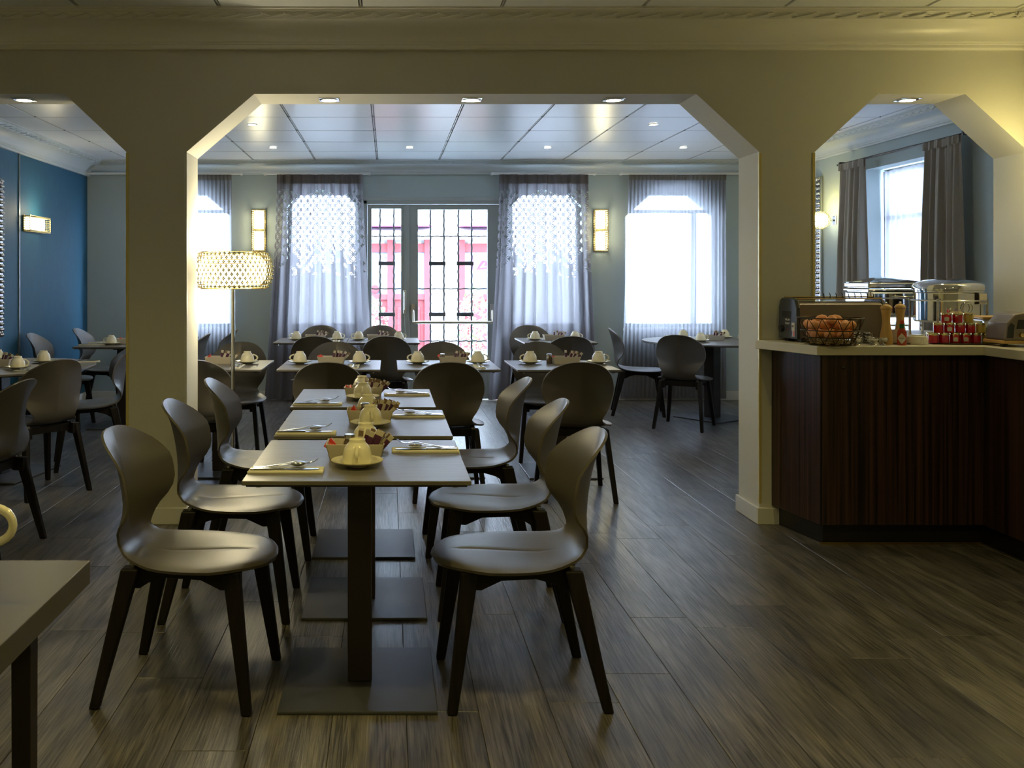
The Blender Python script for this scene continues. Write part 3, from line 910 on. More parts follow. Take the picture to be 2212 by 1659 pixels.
# ================================================================ FURNITURE
def interp(ctrl, n):
    """catmull-rom through control rows, last component (width) interpolated squared so that both ends close round"""
    P = [list(c[:-1]) + [c[-1] ** 2] for c in ctrl]
    out = []
    m = len(P) - 1
    for i in range(n + 1):
        t = i / n
        t = .5 - .5 * math.cos(PI * t) if True else t
        t = .35 * (i / n) + .65 * t
        x = t * m; k = min(int(x), m - 1); f = x - k
        p0, p1, p2, p3 = P[max(k - 1, 0)], P[k], P[k + 1], P[min(k + 2, m)]
        row = []
        for a, b_, c, d_ in zip(p0, p1, p2, p3):
            row.append(.5 * ((2 * b_) + (-a + c) * f + (2 * a - 5 * b_ + 4 * c - d_) * f * f + (-a + 3 * b_ - 3 * c + d_) * f ** 3))
        row[-1] = math.sqrt(max(row[-1], 0))
        out.append(row)
    return out
SHELL = [(.290, .440, 0.0), (.270, .449, .100), (.215, .457, .176), (.13, .456, .222), (.03, .450, .235), (-.06, .446, .225), (-.13, .449, .192),
         (-.180, .464, .160), (-.208, .494, .140), (-.220, .535, .168), (-.226, .59, .201), (-.232, .65, .221), (-.243, .71, .214),
         (-.256, .765, .188), (-.270, .812, .144), (-.280, .842, .094), (-.285, .856, 0)]
def shell_mb():
    rows = interp(SHELL, 46)
    vs_ = [-1, -.97, -.9, -.78, -.62, -.45, -.28, -.14, -.05, -.02, 0, .02, .05, .14, .28, .45, .62, .78, .9, .97, 1]
    front = []; back = []
    th = .0095
    for i, (u, z, w) in enumerate(rows):
        a = rows[max(i - 1, 0)]; c = rows[min(i + 1, len(rows) - 1)]
        T = Vector((c[0] - a[0], c[1] - a[1])).normalized()
        nrm = Vector((T.y, -T.x))
        w = max(w, .004)
        bk = min(1, max(0, (z - .47) / .12))            # 0 on the seat, 1 on the backrest
        rear = min(1, max(0, (.12 - u) / .25)) * (1 - bk)
        kk = .094 * bk * min(1, w / .215) ** 3 + .016 * rear - .006 * (1 - bk) * (1 - rear)
        f = []; g = []
        for v in vs_:
            off = kk * (abs(v) ** (1.35 if bk > .5 else 1.9))
            if bk < .3 and -.09 < u < .2: off -= .0035 * math.exp(-((v * w) / .006) ** 2)
            if bk < .3: off -= .006 * max(0, abs(v) - .85) / .15
            p = Vector((u, z)) + nrm * off
            q = p - nrm * th
            f.append((p.x, w * v, p.y)); g.append((q.x, w * v * .985, q.y))
        front.append(f); back.append(g)
    b = MB()
    n_ = len(vs_)
    b.grid([r[::-1] for r in front]); b.grid(back)
    # rim
    def rim(fl, bl):
        return fl, bl
    loopF = [front[0][j] for j in range(n_)] + [front[i][-1] for i in range(1, len(front))] + [front[-1][j] for j in range(n_ - 2, -1, -1)] + [front[i][0] for i in range(len(front) - 2, 0, -1)]
    loopB = [back[0][j] for j in range(n_)] + [back[i][-1] for i in range(1, len(back))] + [back[-1][j] for j in range(n_ - 2, -1, -1)] + [back[i][0] for i in range(len(back) - 2, 0, -1)]
    o = len(b.v); m = len(loopF)
    b.v += loopF + loopB
    for i in range(m):
        j = (i + 1) % m
        b.f.append((o + i, o + m + i, o + m + j, o + j)); b.m.append(0)
    return b
def make_chair():
    t = thing('dining_chair', 'x', 'chair')
    shell_mb().build('seat_shell', 'shell', t, smooth=True, angle=60)
    fr = [(-.180, .434), (.205, .434), (.205, .372), (.140, .368), (.075, .398), (-.035, .402), (-.095, .385), (-.125, .366), (-.180, .366)]
    for s_ in (-1, 1):
        MB().prism(fr, 'y', s_ * .150 - .012, s_ * .150 + .012).build('side_rail', 'dark_wood', t, bevel=.003)
        MB().taper((.238, s_ * .210, 0), (.032, .028), (.178, s_ * .168, .434), (.056, .032)).build('leg', 'dark_wood', t, bevel=.006)
        MB().taper((-.252, s_ * .212, 0), (.032, .028), (-.150, s_ * .168, .434), (.060, .032)).build('leg', 'dark_wood', t, bevel=.006)
    for u in (-.13, .165):
        MB().box(u - .011, u + .011, -.14, .14, .385, .432).build('cross_rail', 'dark_wood', t, bevel=.003)
    for s_ in (-1, 1):
        MB().tube([(-.150, s_ * .150, .434), (-.150, s_ * .150, .444)], .012, 10).build('fixing_bolt', 'steel', t)
    return t
CH = make_chair()
def chair(x, y, fx, fy, label, group=None):
    a = math.atan2(fy, fx)
    return place(CH, label, (x, y, 0), a, group)

def make_table(w, d_, r=None, base=.50, brot=0., colw=.08):
    t = thing('cafe_table' if r is None else 'round_cafe_table', 'x', 'table')
    if r is None:
        tp = MB().box(-w / 2, w / 2, -d_ / 2, d_ / 2, .7365, .75)
        tp.build('tabletop', 'top', t, bevel=.0022)
        MB().box(-w / 2 + .012, w / 2 - .012, -d_ / 2 + .012, d_ / 2 - .012, .730, .7365).build('core_edge', 'edge', t)
    else:
        MB().lathe([(0, .7365), (r, .7365), (r, .75), (0, .75)], 72).build('tabletop', 'top', t, smooth=True, bevel=.002)
        MB().lathe([(0, .730), (r - .012, .730), (r - .012, .7365), (0, .7365)], 48).build('core_edge', 'edge', t, smooth=True)
    TR = Matrix.Rotation(brot, 4, 'Z')
    c = colw / 2
    MB().box(-c, c, -c, c, .012, .715, 0, TR).build('column', 'column', t, bevel=.004)
    MB().box(-base / 2, base / 2, -base / 2, base / 2, 0, .012, 0, TR).build('base_plate', 'base', t, bevel=.003)
    MB().box(-.20, .20, -.028, .028, .712, .730, 0, TR).box(-.028, .028, -.20, .20, .712, .730, 0, TR).build('support_spider', 'column', t, bevel=.003)
    for sx in (-1, 1):
        for sy in (-1, 1):
            MB().lathe([(0, .722), (.008, .722), (.008, .730), (0, .730)], 8, 0, Matrix.Translation((sx * (w / 2 - .045 if r is None else .3), sy * (d_ / 2 - .045 if r is None else .3), 0))).build('link_screw', 'steel', t)
    return t
TB = make_table(.69, .70)
tables = [
    (-.096, 3.112, 'nearest square table of the middle row with cream cups'),
    (-.096, 3.900, 'second square table of the middle row'),
    (-.120, 4.695, 'third square table of the middle row, half inside the arch'),
    (-1.190, 6.470, 'square table behind the crystal floor lamp'),
    (-.400, 6.470, 'square table directly behind the middle row, left one'),
    (.405, 6.470, 'square table in front of the glazed door'),
    (1.200, 6.450, 'square table in front of the right lattice curtain'),
    (-.743, 9.000, 'farthest square table at the left lattice curtain'),
    (-.049, 9.000, 'farthest square table, joined on beside the glazed door'),
    (1.625, 9.000, 'farthest square table at the right lattice curtain'),
    (-2.445, 8.470, 'square table in the left opening beside the pillar'),
    (-2.310, 9.200, 'square table mostly hidden behind the left pillar'),
]
for x, y, lb in tables:
    place(TB, lb, (x, y, 0), 0)
rt1 = make_table(1, 1, .645, .60, R(-9), .11); tag(rt1, 'large round table at the left edge in the left opening', 'table', None, (-2.70, 6.38, 0))
rt2 = make_table(1, 1, .66, .52, R(34), .11); tag(rt2, 'round table by the right sheer curtain', 'table', None, (3.14, 8.93, 0))

# thick table at the lower left corner
t = thing('serving_table', 'thick-topped taupe table cut off at the lower left corner', 'table', (-.644, 1.99, 0))
MB().box(-.75, 0, -1.30, 0, .70, .75).build('tabletop', 'slab', t, bevel=.002)
for x_, y_ in ((-.055, -.22), (-.69, -.22), (-.055, -1.24), (-.69, -1.24)):
    MB().taper((x_, y_, 0), (.034, .034), (x_, y_, .70), (.038, .038)).build('leg', 'column', t, bevel=.002)

chairs = [
    (-.656, 3.095, 1, -.10, 'nearest chair on the left of the middle row'),
    (-.640, 3.83, 1, 0, 'second chair on the left of the middle row, against the pillar'),
    (-.628, 4.64, 1, .02, 'third chair on the left of the middle row'),
    (.430, 3.085, -1, -.03, 'nearest chair on the right of the middle row'),
    (.455, 3.85, -1, .03, 'second chair on the right of the middle row'),
    (.432, 4.68, -1, 0, 'third chair on the right of the middle row'),
    (-1.200, 5.94, 0, 1, 'chair seen from behind, half hidden by the left pillar and lamp pole'),
    (-.368, 5.80, 0, 1, 'chair seen from behind just beyond the middle row'),
    (.370, 5.80, 0, 1, 'chair seen from behind in front of the glazed door table'),
    (1.168, 5.80, .04, 1, 'chair seen from behind, standing furthest right in the middle opening'),
    (-1.160, 6.985, 0, -1, 'chair facing the camera behind the lamp pole'),
    (-.412, 6.985, 0, -1, 'chair facing the camera behind the left second-row table'),
    (.414, 6.985, 0, -1, 'chair facing the camera just in front of the glazed door'),
    (1.178, 6.985, 0, -1, 'chair facing the camera at the right second-row table'),
    (-.642, 8.25, 0, 1, 'dark backlit chair from behind at the left farthest table'),
    (-.016, 8.25, 0, 1, 'dark backlit chair from behind beside the glazed door'),
    (1.590, 8.25, 0, 1, 'dark backlit chair from behind at the right farthest table'),
    (-.715, 9.52, 0, -1, 'chair against the left lattice curtain, facing the camera'),
    (-.085, 9.52, 0, -1, 'chair against the narrow door leaf, facing the camera'),
    (1.490, 9.52, 0, -1, 'chair against the right lattice curtain, facing the camera'),
    (-2.24, 5.885, -.77, .63, 'large chair from behind at the round table in the left opening'),
    (-2.08, 4.635, -.99, .15, 'chair cut off by the left edge, seen from behind'),
    (-2.165, 6.70, -.94, -.34, 'side-facing chair beside the left pillar at the round table'),
    (-3.00, 8.43, 1, 0, 'chair in front of the teal wall, left of the square table'),
    (-2.86, 9.25, 1, 0, 'farthest chair in the left opening, in the teal corner'),
    (-1.915, 8.38, -1, 0, 'chair whose back tip shows right beside the left pillar at the sheer curtain'),
    (-1.775, 9.05, -1, 0, 'dark chair whose back shows left of the lamp pole at the sheer curtain'),
    (2.50, 9.22, .96, -.22, 'farther chair on the left of the right round table'),
    (2.70, 8.40, .52, .85, 'nearer chair at the right round table, turned away'),
    (3.63, 8.62, -.55, .83, 'chair mostly cut by the right pillar at the round table'),
]
for c_ in chairs: chair(*c_, group='taupe shell chairs of the breakfast room')

# ---------------------------------------------------------------- floor lamp
fl_ = thing('floor_lamp', 'floor lamp with a drum shade of glass crystals beside the left pillar', 'lamp', (-.928, 5.50, 0))
MB().lathe([(0, 0), (.14, 0), (.14, .012), (.02, .022), (.014, .05), (.0, .05)], 32).build('base', 'chrome', fl_, smooth=True, angle=35)
MB().tube([(0, 0, .03), (0, 0, 1.32)], .0125, 12).build('pole', 'chrome', fl_, smooth=True)
z0, z1 = 1.296, 1.513
def shade_r(z):
    k = (z - z0) / (z1 - z0)
    return .232 - .036 * abs(2 * k - 1) ** 2.6
wire = MB(); cry = MB()
rows_ = 9
for i in range(rows_ + 1):
    z = z0 + (z1 - z0) * i / rows_; r_ = shade_r(z) - .006
    wire.tube([(r_ * math.cos(a * PI / 24), r_ * math.sin(a * PI / 24), z) for a in range(48)], .0022, 4, closed=True)
for k in range(8):
    a = k * PI / 4
    wire.tube([(0, 0, z1 - .02), (shade_r(z1) * math.cos(a), shade_r(z1) * math.sin(a), z1 - .003)], .0022, 4)
    wire.tube([(0, 0, z0 + .004), (shade_r(z0) * math.cos(a), shade_r(z0) * math.sin(a), z0 + .004)], .0022, 4)
wire.build('wire_frame', 'brass', fl_, smooth=True)
for i in range(rows_):
    z = z0 + (z1 - z0) * (i + .5) / rows_
    for j in range(46):
        a = 2 * PI * (j + .5 * (i % 2)) / 46
        r_ = shade_r(z) + .002
        T = Matrix.Translation((r_ * math.cos(a), r_ * math.sin(a), z)) @ Matrix.Rotation(a, 4, 'Z')
        h = (z1 - z0) / rows_ * .47
        vs = [(0, 0, -h), (.008, 0, 0), (0, .011, 0), (-.008, 0, 0), (0, -.011, 0), (0, 0, h)]
        cry.add(vs, [(0, 2, 1), (0, 3, 2), (0, 4, 3), (0, 1, 4), (5, 1, 2), (5, 2, 3), (5, 3, 4), (5, 4, 1)], 0, T)
o = cry.build('crystal', 'crystal', fl_); o['kind'] = 'stuff'
MB().lathe([(0, z0 + .02), (.16, z0 + .02), (.195, z0 + .06), (.20, z0 + .108), (.195, z1 - .06), (.16, z1 - .02), (0, z1 - .02)], 40).build('inner_diffuser', 'lamp', fl_, smooth=True)
def point(name, loc, c, p, r=.05, parent=None):
    d_ = bpy.data.lights.new(name, 'POINT'); d_.color = c; d_.energy = p; d_.shadow_soft_size = r
    o = bpy.data.objects.new(name, d_); col.objects.link(o); o.location = loc
    if parent is not None: o.parent = parent
    return o
point('lamp_bulb', (0, 0, z1 + .06), WARM2, 9, .05, fl_)
point('lamp_bulb', (0, 0, z0 - .06), WARM2, 5, .05, fl_)

# ---------------------------------------------------------------- wall lamps
def crystal_sconce(name, loc, rz, w, h, label, two=True, energy=4, group=None):
    """local: wall behind at +y, faces -y"""
    s_ = thing(name, label, 'wall lamp', loc, rz, group)
    MB().box(-w / 2, w / 2, -.012, 0, -h / 2, h / 2).build('backplate', 'brass', s_, bevel=.002)
    f = MB()
    zc = [-h / 4, h / 4] if two else [0]
    hh = (h / 4 if two else h / 2) - .012
    for c in zc:
        pts = []
        for i in range(13):
            t = i / 12 * 2 - 1
            pts.append((-(w / 2 - .03) * 1.0 * 0 - .0, c + t * hh))
        rows = []
        for i in range(9):
            t = i / 8 * 2 - 1
            rows.append([((w / 2 - .022) * math.cos(PI * j / 12) * -1, -.012 - .055 * math.sin(PI * j / 12) * (1 - .25 * t * t), c + t * (hh - .006)) for j in range(13)])
        f.grid(rows)
    f.build('glowing_diffuser', 'sconce', s_, smooth=True)
    b = MB(); nx = max(5, int(w / .02)); nz = max(5, int(h / .024))
    for i in range(nx + 1):
        for j in range(nz + 1):
            edge = i in (0, nx) or j in (0, nz) or (two and j in (nz // 2,))
            if not edge: continue
            x = -w / 2 + .008 + (w - .016) * i / nx; z = -h / 2 + .008 + (h - .016) * j / nz
            for yy in (-.02, -.042, -.064):
                T = Matrix.Translation((x, yy, z))
                r_ = .0105
                b.add([(0, 0, -r_), (r_, 0, 0), (0, r_, 0), (-r_, 0, 0), (0, -r_, 0), (0, 0, r_)], [(0, 2, 1), (0, 3, 2), (0, 4, 3), (0, 1, 4), (5, 1, 2), (5, 2, 3), (5, 3, 4), (5, 4, 1)], 0, T)
    o = b.build('crystal', 'crystal', s_); o['kind'] = 'stuff'
    fr = MB()
    for yy in (-.012, -.072):
        for xx in (-w / 2, w / 2): fr.box(xx - .002, xx + .002, yy - .002, yy + .002, -h / 2, h / 2)
        for zz in (-h / 2, h / 2): fr.box(-w / 2, w / 2, yy - .002, yy + .002, zz - .002, zz + .002)
    fr.build('brass_frame', 'brass', s_)
    for c in zc:
        if energy: point('sconce_bulb', (0, -.13, c), WARM2, energy, .05, s_)
    return s_
crystal_sconce('wall_lamp', (-1.438, BY - .001, 1.885), 0, .148, .46, 'upright crystal wall lamp left of the left lattice curtain', energy=1.1)
crystal_sconce('wall_lamp', (2.355, BY - .001, 1.885), 0, .148, .46, 'upright crystal wall lamp right of the right lattice curtain', energy=1.1)
crystal_sconce('wall_lamp', (XL + .001, 8.68, 1.862), R(90), .50, .145, 'wide crystal wall lamp on the teal wall', two=False, energy=0)
point('sconce_bulb', (XL + .20, 8.68, 1.98), WARM2, 2.5, .05)

def globe_lamp(name, loc, label, rz, globes, r, e):
    s_ = thing(name, label, 'wall lamp', loc, rz)
    MB().box(-.03, .03, -.012, 0, -.04 + min(globes), .04 + max(globes)).build('backplate', 'chrome', s_, bevel=.003)
    for g in globes:
        c = Vector((0, -.012 - .045 - r, g))
        MB().tube([(0, -.01, g), (0, -.05, g)], .009, 8).build('arm', 'chrome', s_, smooth=True)
        MB().ball(c, r * .78, 16, 10).build('glowing_core', 'sconce', s_, smooth=True)
        b = MB(); n_ = 150
        for i in range(n_):
            z = 1 - 2 * (i + .5) / n_; ph = i * 2.39996; q = math.sqrt(1 - z * z)
            b.ball(c + Vector((q * math.cos(ph), q * math.sin(ph), z)) * r, r * .085, 6, 4)
        o = b.build('crystal', 'crystal', s_); o['kind'] = 'stuff'
        point('globe_bulb', c + Vector((0, -r * 1.0, r * 1.05)), WARM, e, .03, s_)
    return s_
globe_lamp('globe_wall_lamp', (XR, 8.66, 1.90), 'round crystal globe wall lamp left of the far taupe drape', R(-90), [0], .082, 3)
globe_lamp('globe_wall_lamp', (FXR, 4.78, 1.92), 'wall lamp of two crystal globes at the right edge of the photo', R(-90), [-.10, .10], .050, 1.8)

# ---------------------------------------------------------------- recessed lights
def downlight(loc, label, square=False, rz=0., e=6., colr=WARM2, lens='spot', r=.042, spot_deg=110, group=None):
    s_ = thing('downlight', label, 'ceiling light', loc, rz, group)
    if square:
        b = MB(); h = .055
        b.box(-h, h, -h, -r, -.005, 0).box(-h, h, r, h, -.005, 0).box(-h, -r, -r, r, -.005, 0).box(r, h, -r, r, -.005, 0)
        b.build('trim_plate', 'chrome', s_)
    b = MB().lathe([(r * 1.35, -.001), (r * 1.35, -.006), (r * 1.02, -.009), (r, -.002)], 32)
    b.build('trim_ring', 'chrome' if not square else 'steel', s_, smooth=True)
    MB().lathe([(0, -.006), (r * .95, -.006), (r * .95, -.001), (0, -.001)], 24).build('lens', lens, s_, smooth=True)
    if e:
        d_ = bpy.data.lights.new('downlight_beam', 'SPOT'); d_.color = colr; d_.energy = e; d_.spot_size = R(spot_deg); d_.spot_blend = 1.; d_.shadow_soft_size = .03
        o = bpy.data.objects.new('downlight_beam', d_); col.objects.link(o); o.location = (0, 0, -.02); o.parent = s_
    return s_
for x, y, lb in ((-1.142, 7.73, 'small round downlight at the nearer left of the back ceiling'), (-1.139, 9.10, 'small round downlight at the far left of the back ceiling'), (.21, 9.10, 'small round downlight above the narrow door leaf'),
                 (1.573, 9.10, 'small round downlight above the right lattice curtain'), (2.222, 7.73, 'small round downlight at the nearer right of the back ceiling'), (2.913, 9.10, 'small round downlight at the far right near the right sheer')):
    downlight((x, y, CB), lb, r=.033, e=7)
for x, lb in ((-.337, 'square soffit light at the left of the middle arch'), (.473, 'square soffit light at the centre of the middle arch'), (1.280, 'square soffit light at the right of the middle arch'), (2.95, 'square soffit light in the right arch'), (-2.07, 'square soffit light in the left arch')):
    downlight((x, 5.235, 2.375), lb, True, e=8)
for x in (-3.0, -1.2, .6, 2.4):  # unseen fixtures added to bring warm light onto the arch wall
    for y in (-.6, 2.0):
        downlight((x, y, CF), 'added unseen recessed warm downlight in the front ceiling above the camera', r=.04, e=FRONT_E, colr=WARM, spot_deg=150, group='added unseen front ceiling downlights')

# ---------------------------------------------------------------- table settings
def make_cup():
    """upside-down cup: rim at z=0, foot on top; handle towards +x"""
    c = thing('cup', 'x', 'cup')
    prof = [(.0455, 0), (.047, .001), (.0480, .006), (.0478, .018), (.0462, .034), (.0420, .049), (.035, .060), (.0285, .0665), (.0265, .070), (.0260, .0775), (.0240, .0785), (.022, .073), (.0, .072)]
    inner = [(.0455, 0), (.0450, .004), (.043, .034), (.032, .058), (0, .064)]
    MB().lathe(prof, 36).lathe(inner[::-1], 36).build('body', 'china', c, smooth=True, angle=50)
    pts = []
    for i in range(13):
        a = PI * (i / 12) - PI / 2
        pts.append((.040 + .034 * math.cos(a) * (1 - .15 * i / 12), 0, .034 + .021 * math.sin(a)))
    b = MB().tube(pts, [.0052 + .001 * math.cos(i) for i in range(13)], 8)
    b.build('handle', 'china', c, smooth=True)
    return c
CUP = make_cup()
def make_saucer():
    s_ = MB().lathe([(0, .004), (.026, .004), (.028, 0), (.032, 0), (.034, .004), (.055, .009), (.078, .0165), (.084, .020), (.0845, .0215), (.083, .0215), (.060, .0135), (.040, .0095), (.028, .0095), (0, .0085)], 48)
    return tag(s_.build('saucer', 'china', smooth=True, angle=50), 'x', 'saucer')
SAU = make_saucer()
def cup(x, y, a, where, z=.75):
    place(SAU, 'cream saucer under ' + where, (x, y, z), 0, 'cream saucers')
    place(CUP, 'cream upside-down ' + where, (x, y, z + .0100), a, 'upside-down cream cups')

def strip(path, widths, th=.0022):
    b = MB(); vs = []
    for (x, z), w in zip(path, widths):
        vs += [(x, -w / 2, z), (x, w / 2, z), (x, w / 2, z + th), (x, -w / 2, z + th)]
    n_ = len(path); fs = []
    for i in range(n_ - 1):
        o = i * 4
        for k in range(4):
            fs.append((o + k, o + (k + 1) % 4, o + 4 + (k + 1) % 4, o + 4 + k))
    fs += [(3, 2, 1, 0), tuple((n_ - 1) * 4 + k for k in range(4))]
    b.add(vs, fs); return b
def make_fork():
    f = thing('fork', 'x', 'fork')
    strip([(-.095, 0), (-.06, .002), (0, .005), (.028, .009), (.045, .007), (.06, .003)], [.014, .012, .007, .006, .014, .022]).build('handle', 'steel', f, smooth=True, bevel=.0006, seg=1)
    b = MB()
    for k in range(4):
        y = -.0085 + k * .00567
        T = Matrix.Translation((0, y, 0))
        q = strip([(.058, .003), (.075, .001), (.09, .004), (.102, .011)], [.0034, .003, .0028, .002])
        b.add(q.v, q.f, 0, T)
    b.build('tines', 'steel', f, smooth=True)
    return f
def make_knife():
    k = thing('knife', 'x', 'knife')
    strip([(-.105, 0), (-.06, .001), (0, .001), (.005, .001)], [.014, .017, .012, .012], .005).build('handle', 'steel', k, smooth=True, bevel=.001, seg=1)
    strip([(.004, .002), (.03, .002), (.08, .002), (.10, .002), (.112, .002)], [.012, .018, .019, .014, .003], .0014).build('blade', 'steel', k, smooth=True)
    return k
def make_spoon():
    s_ = thing('spoon', 'x', 'spoon')
    strip([(-.075, 0), (-.04, .002), (.02, .006), (.042, .008)], [.011, .009, .0055, .005]).build('handle', 'steel', s_, smooth=True)
    b = MB(); rows = []
    for i in range(8):
        t = i / 7; w = .0165 * math.sin(PI * (.08 + .86 * t)) ** .7
        rows.append([(.040 + .048 * t, w * math.cos(PI * j / 6), .009 - .007 * math.sin(PI * j / 6) * math.sin(PI * (.08 + .86 * t))) for j in range(7)])
    b.grid(rows); b.grid([[(x, y, z + .0012) for x, y, z in r] for r in rows])
    b.build('bowl', 'steel', s_, smooth=True)
    return s_
FORK, KNIFE, SPOON = make_fork(), make_knife(), make_spoon()
def make_napkin():
    n_ = MB()
    n_.box(-.118, .118, -.034, .034, 0, .0022).box(-.117, .118, -.033, .034, .0026, .0046).box(-.116, .117, -.032, .034, .0050, .0074)
    n_.box(-.118, .118, -.0345, -.031, 0, .0074)
    return tag(n_.build('napkin', 'napkin', bevel=.0016), 'x', 'napkin')
NAP = make_napkin()
def setting(x, y, a, where, s_=1, full=True):
    place(NAP, 'folded cream napkin ' + where, (x, y, .75), a, 'folded napkins')
    ca, sa = math.cos(a), math.sin(a)
    def at(u, v, z): return (x + u * ca - v * sa, y + u * sa + v * ca, .75 + z)
    aa = a if s_ > 0 else a + PI
    o = place(KNIFE, 'steel knife on the napkin ' + where, at(-.006 * s_, -.016, .0078), aa + .02)
    o = place(FORK, 'steel fork on the napkin ' + where, at(-.004 * s_, .004, .0085), aa - .03)
    if full:
        o.rotation_euler = (0, R(-6), aa - .03)
        o.location = at(.0 * s_, .004, .0175)
        o = place(SPOON, 'small steel spoon on the napkin ' + where, at(-.03 * s_, .022, .0078), aa + .08)
def make_box(mat='box'):
    w0, w1, d0, d1, h, t = .086, .099, .052, .061, .050, .004
    b = MB()
    for sx in (-1, 1):
        b.add([(sx * w0, -d0, 0), (sx * w0, d0, 0), (sx * w1, d1, h), (sx * w1, -d1, h), (sx * (w0 - t), -d0, 0), (sx * (w0 - t), d0, 0), (sx * (w1 - t), d1, h), (sx * (w1 - t), -d1, h)],
              [(0, 1, 2, 3), (5, 4, 7, 6), (3, 2, 6, 7), (1, 0, 4, 5), (0, 3, 7, 4), (2, 1, 5, 6)])
        b.add([(-w0, sx * d0, 0), (w0, sx * d0, 0), (w1, sx * d1, h), (-w1, sx * d1, h), (-w0, sx * (d0 - t), 0), (w0, sx * (d0 - t), 0), (w1, sx * (d1 - t), h), (-w1, sx * (d1 - t), h)],
              [(0, 1, 2, 3), (5, 4, 7, 6), (3, 2, 6, 7), (1, 0, 4, 5), (0, 3, 7, 4), (2, 1, 5, 6)])
    b.box(-w0, w0, -d0, d0, 0, .003)
    return tag(b.build('sachet_box', mat, bevel=.0008, seg=1), 'x', 'box')
BOX = make_box()
def make_sachet(n_, m1, m2):
    s_ = thing(n_, 'x', 'sachet')
    MB().box(-.008, .008, -.0022, .0022, 0, .082).build('wrapper', m1, s_, bevel=.001, seg=1)
    MB().box(-.0082, .0082, -.0024, .0024, .064, .0825).build('printed_end', m2, s_)
    return s_
SA1 = make_sachet('sugar_sachet', 'purple', 'cream'); SA2 = make_sachet('sugar_sachet', 'cream', 'brown')
SA3 = tag(MB().box(-.011, .011, -.003, .003, 0, .058).build('red_sachet', 'red', bevel=.0015, seg=1), 'x', 'sachet')
def make_jar():
    j = thing('pepper_jar', 'x', 'jar')
    MB().lathe([(0, 0), (.019, 0), (.020, .004), (.020, .042), (.016, .050), (.016, .054), (0, .054)], 20).build('glass', 'jarglass', j, smooth=True)
    MB().lathe([(0, .054), (.0185, .054), (.0185, .066), (.016, .069), (0, .069)], 20).build('lid', 'steel', j, smooth=True, angle=35)
    return j
JAR = make_jar()
def sachet_box(x, y, where, rnd, n_=9, jar=True, near=False, side=1, z=.75, reds=2):
    place(BOX, 'beige card box of sachets ' + where, (x, y, z), 0, 'sachet boxes')
    g1 = 'paper sachets in the box ' + where
    for i in range(n_):
        k = i / max(1, n_ - 1)
        sx = x + side * (.010 + .062 * k) + rnd.uniform(-.004, .004)
        sy = y + rnd.uniform(-.026, .026)
        src = SA1 if (i % 2 == 0) else SA2
        o = place(src, ('purple and cream' if src is SA1 else 'cream and brown') + ' paper sachets in the box ' + where, (sx, sy, z + .012), 0, g1)
        o.rotation_euler = (rnd.uniform(-.35, .2), side * (.15 + .55 * k) + rnd.uniform(-.12, .12), rnd.uniform(-.5, .5))
    for i in range(reds):
        o = place(SA3, 'red sachets in the left of the box ' + where, (x - side * (.055 + .012 * i), y - .01 + .015 * i, z + .018 + .004 * i), 0, 'red sachets in the box ' + where)
        o.rotation_euler = (rnd.uniform(-.9, -.4), -side * rnd.uniform(.5, 1.0), rnd.uniform(-.6, .6))
    if jar:
        place(JAR, 'small glass pepper jar in the box ' + where, (x - side * .022, y + .018, z + .0035), 0)

rj = random.Random(3)
# middle row
mid = [('on the nearest middle table', (-.101, 2.985, -PI / 2), (-.081, 3.315, PI / 2), (-.112, 3.150), (-.322, 2.905), (.130, 3.245)),
       ('on the second middle table', (-.073, 3.775, -PI / 2 + .1), (-.092, 4.120, PI / 2), (-.078, 3.945), (-.322, 3.610), (.128, 4.045)),
       ('on the third middle table', (-.128, 4.605, -PI / 2), (-.140, 4.900, PI / 2), (-.126, 4.755), (-.340, 4.430), (.096, 4.790))]
for w, c1, c2, bx, n1, n2 in mid:
    cup(*c1, 'cup nearer the camera ' + w); cup(*c2, 'cup behind the box ' + w)
    sachet_box(*bx, w, rj, 13, True)
    setting(*n1, 0.0, 'at the left ' + w, 1); setting(*n2, 0.0, 'at the right ' + w, -1)
# second row
for w, xs, xb, xn, xj in (('on the table behind the floor lamp', (-1.40, -1.00), -1.20, -1.03, None), ('on the near table left of the door', (-.627, -.206), -.405, -.235, None),
                      ('on the near table before the door', (.207, .634), .457, .62, .385), ('on the table before the right lattice curtain', (1.005, 1.49), 1.26, 1.42, 1.185)):
    cup(xs[0], 6.53, PI, 'left-hand cup ' + w); cup(xs[1], 6.53, 0, 'right-hand cup ' + w)
    sachet_box(xb, 6.56, w, rj, 8, False)
    setting(xn, 6.30, PI / 2, w, 1, False)
    if xj is not None:
        place(JAR, 'small glass pepper jar beside the box ' + w, (xj if xj < 1 else 1.145, 6.56, .75), 0)
# last row
for w, xs, xb in (('on the farthest table, left lattice curtain', (-.896, -.50), -.715), ('on the farthest table beside the door', (-.29, .10), -.11), ('on the farthest table, right lattice curtain', (1.43, 1.82), 1.62)):
    cup(xs[0], 8.98, PI, 'left-hand cup ' + w); cup(xs[1], 8.98, 0, 'right-hand cup ' + w)
    sachet_box(xb, 9.05, w, rj, 6, False, reds=0)
    setting(xs[1] - .0, 8.80, PI / 2, w, 1, False)
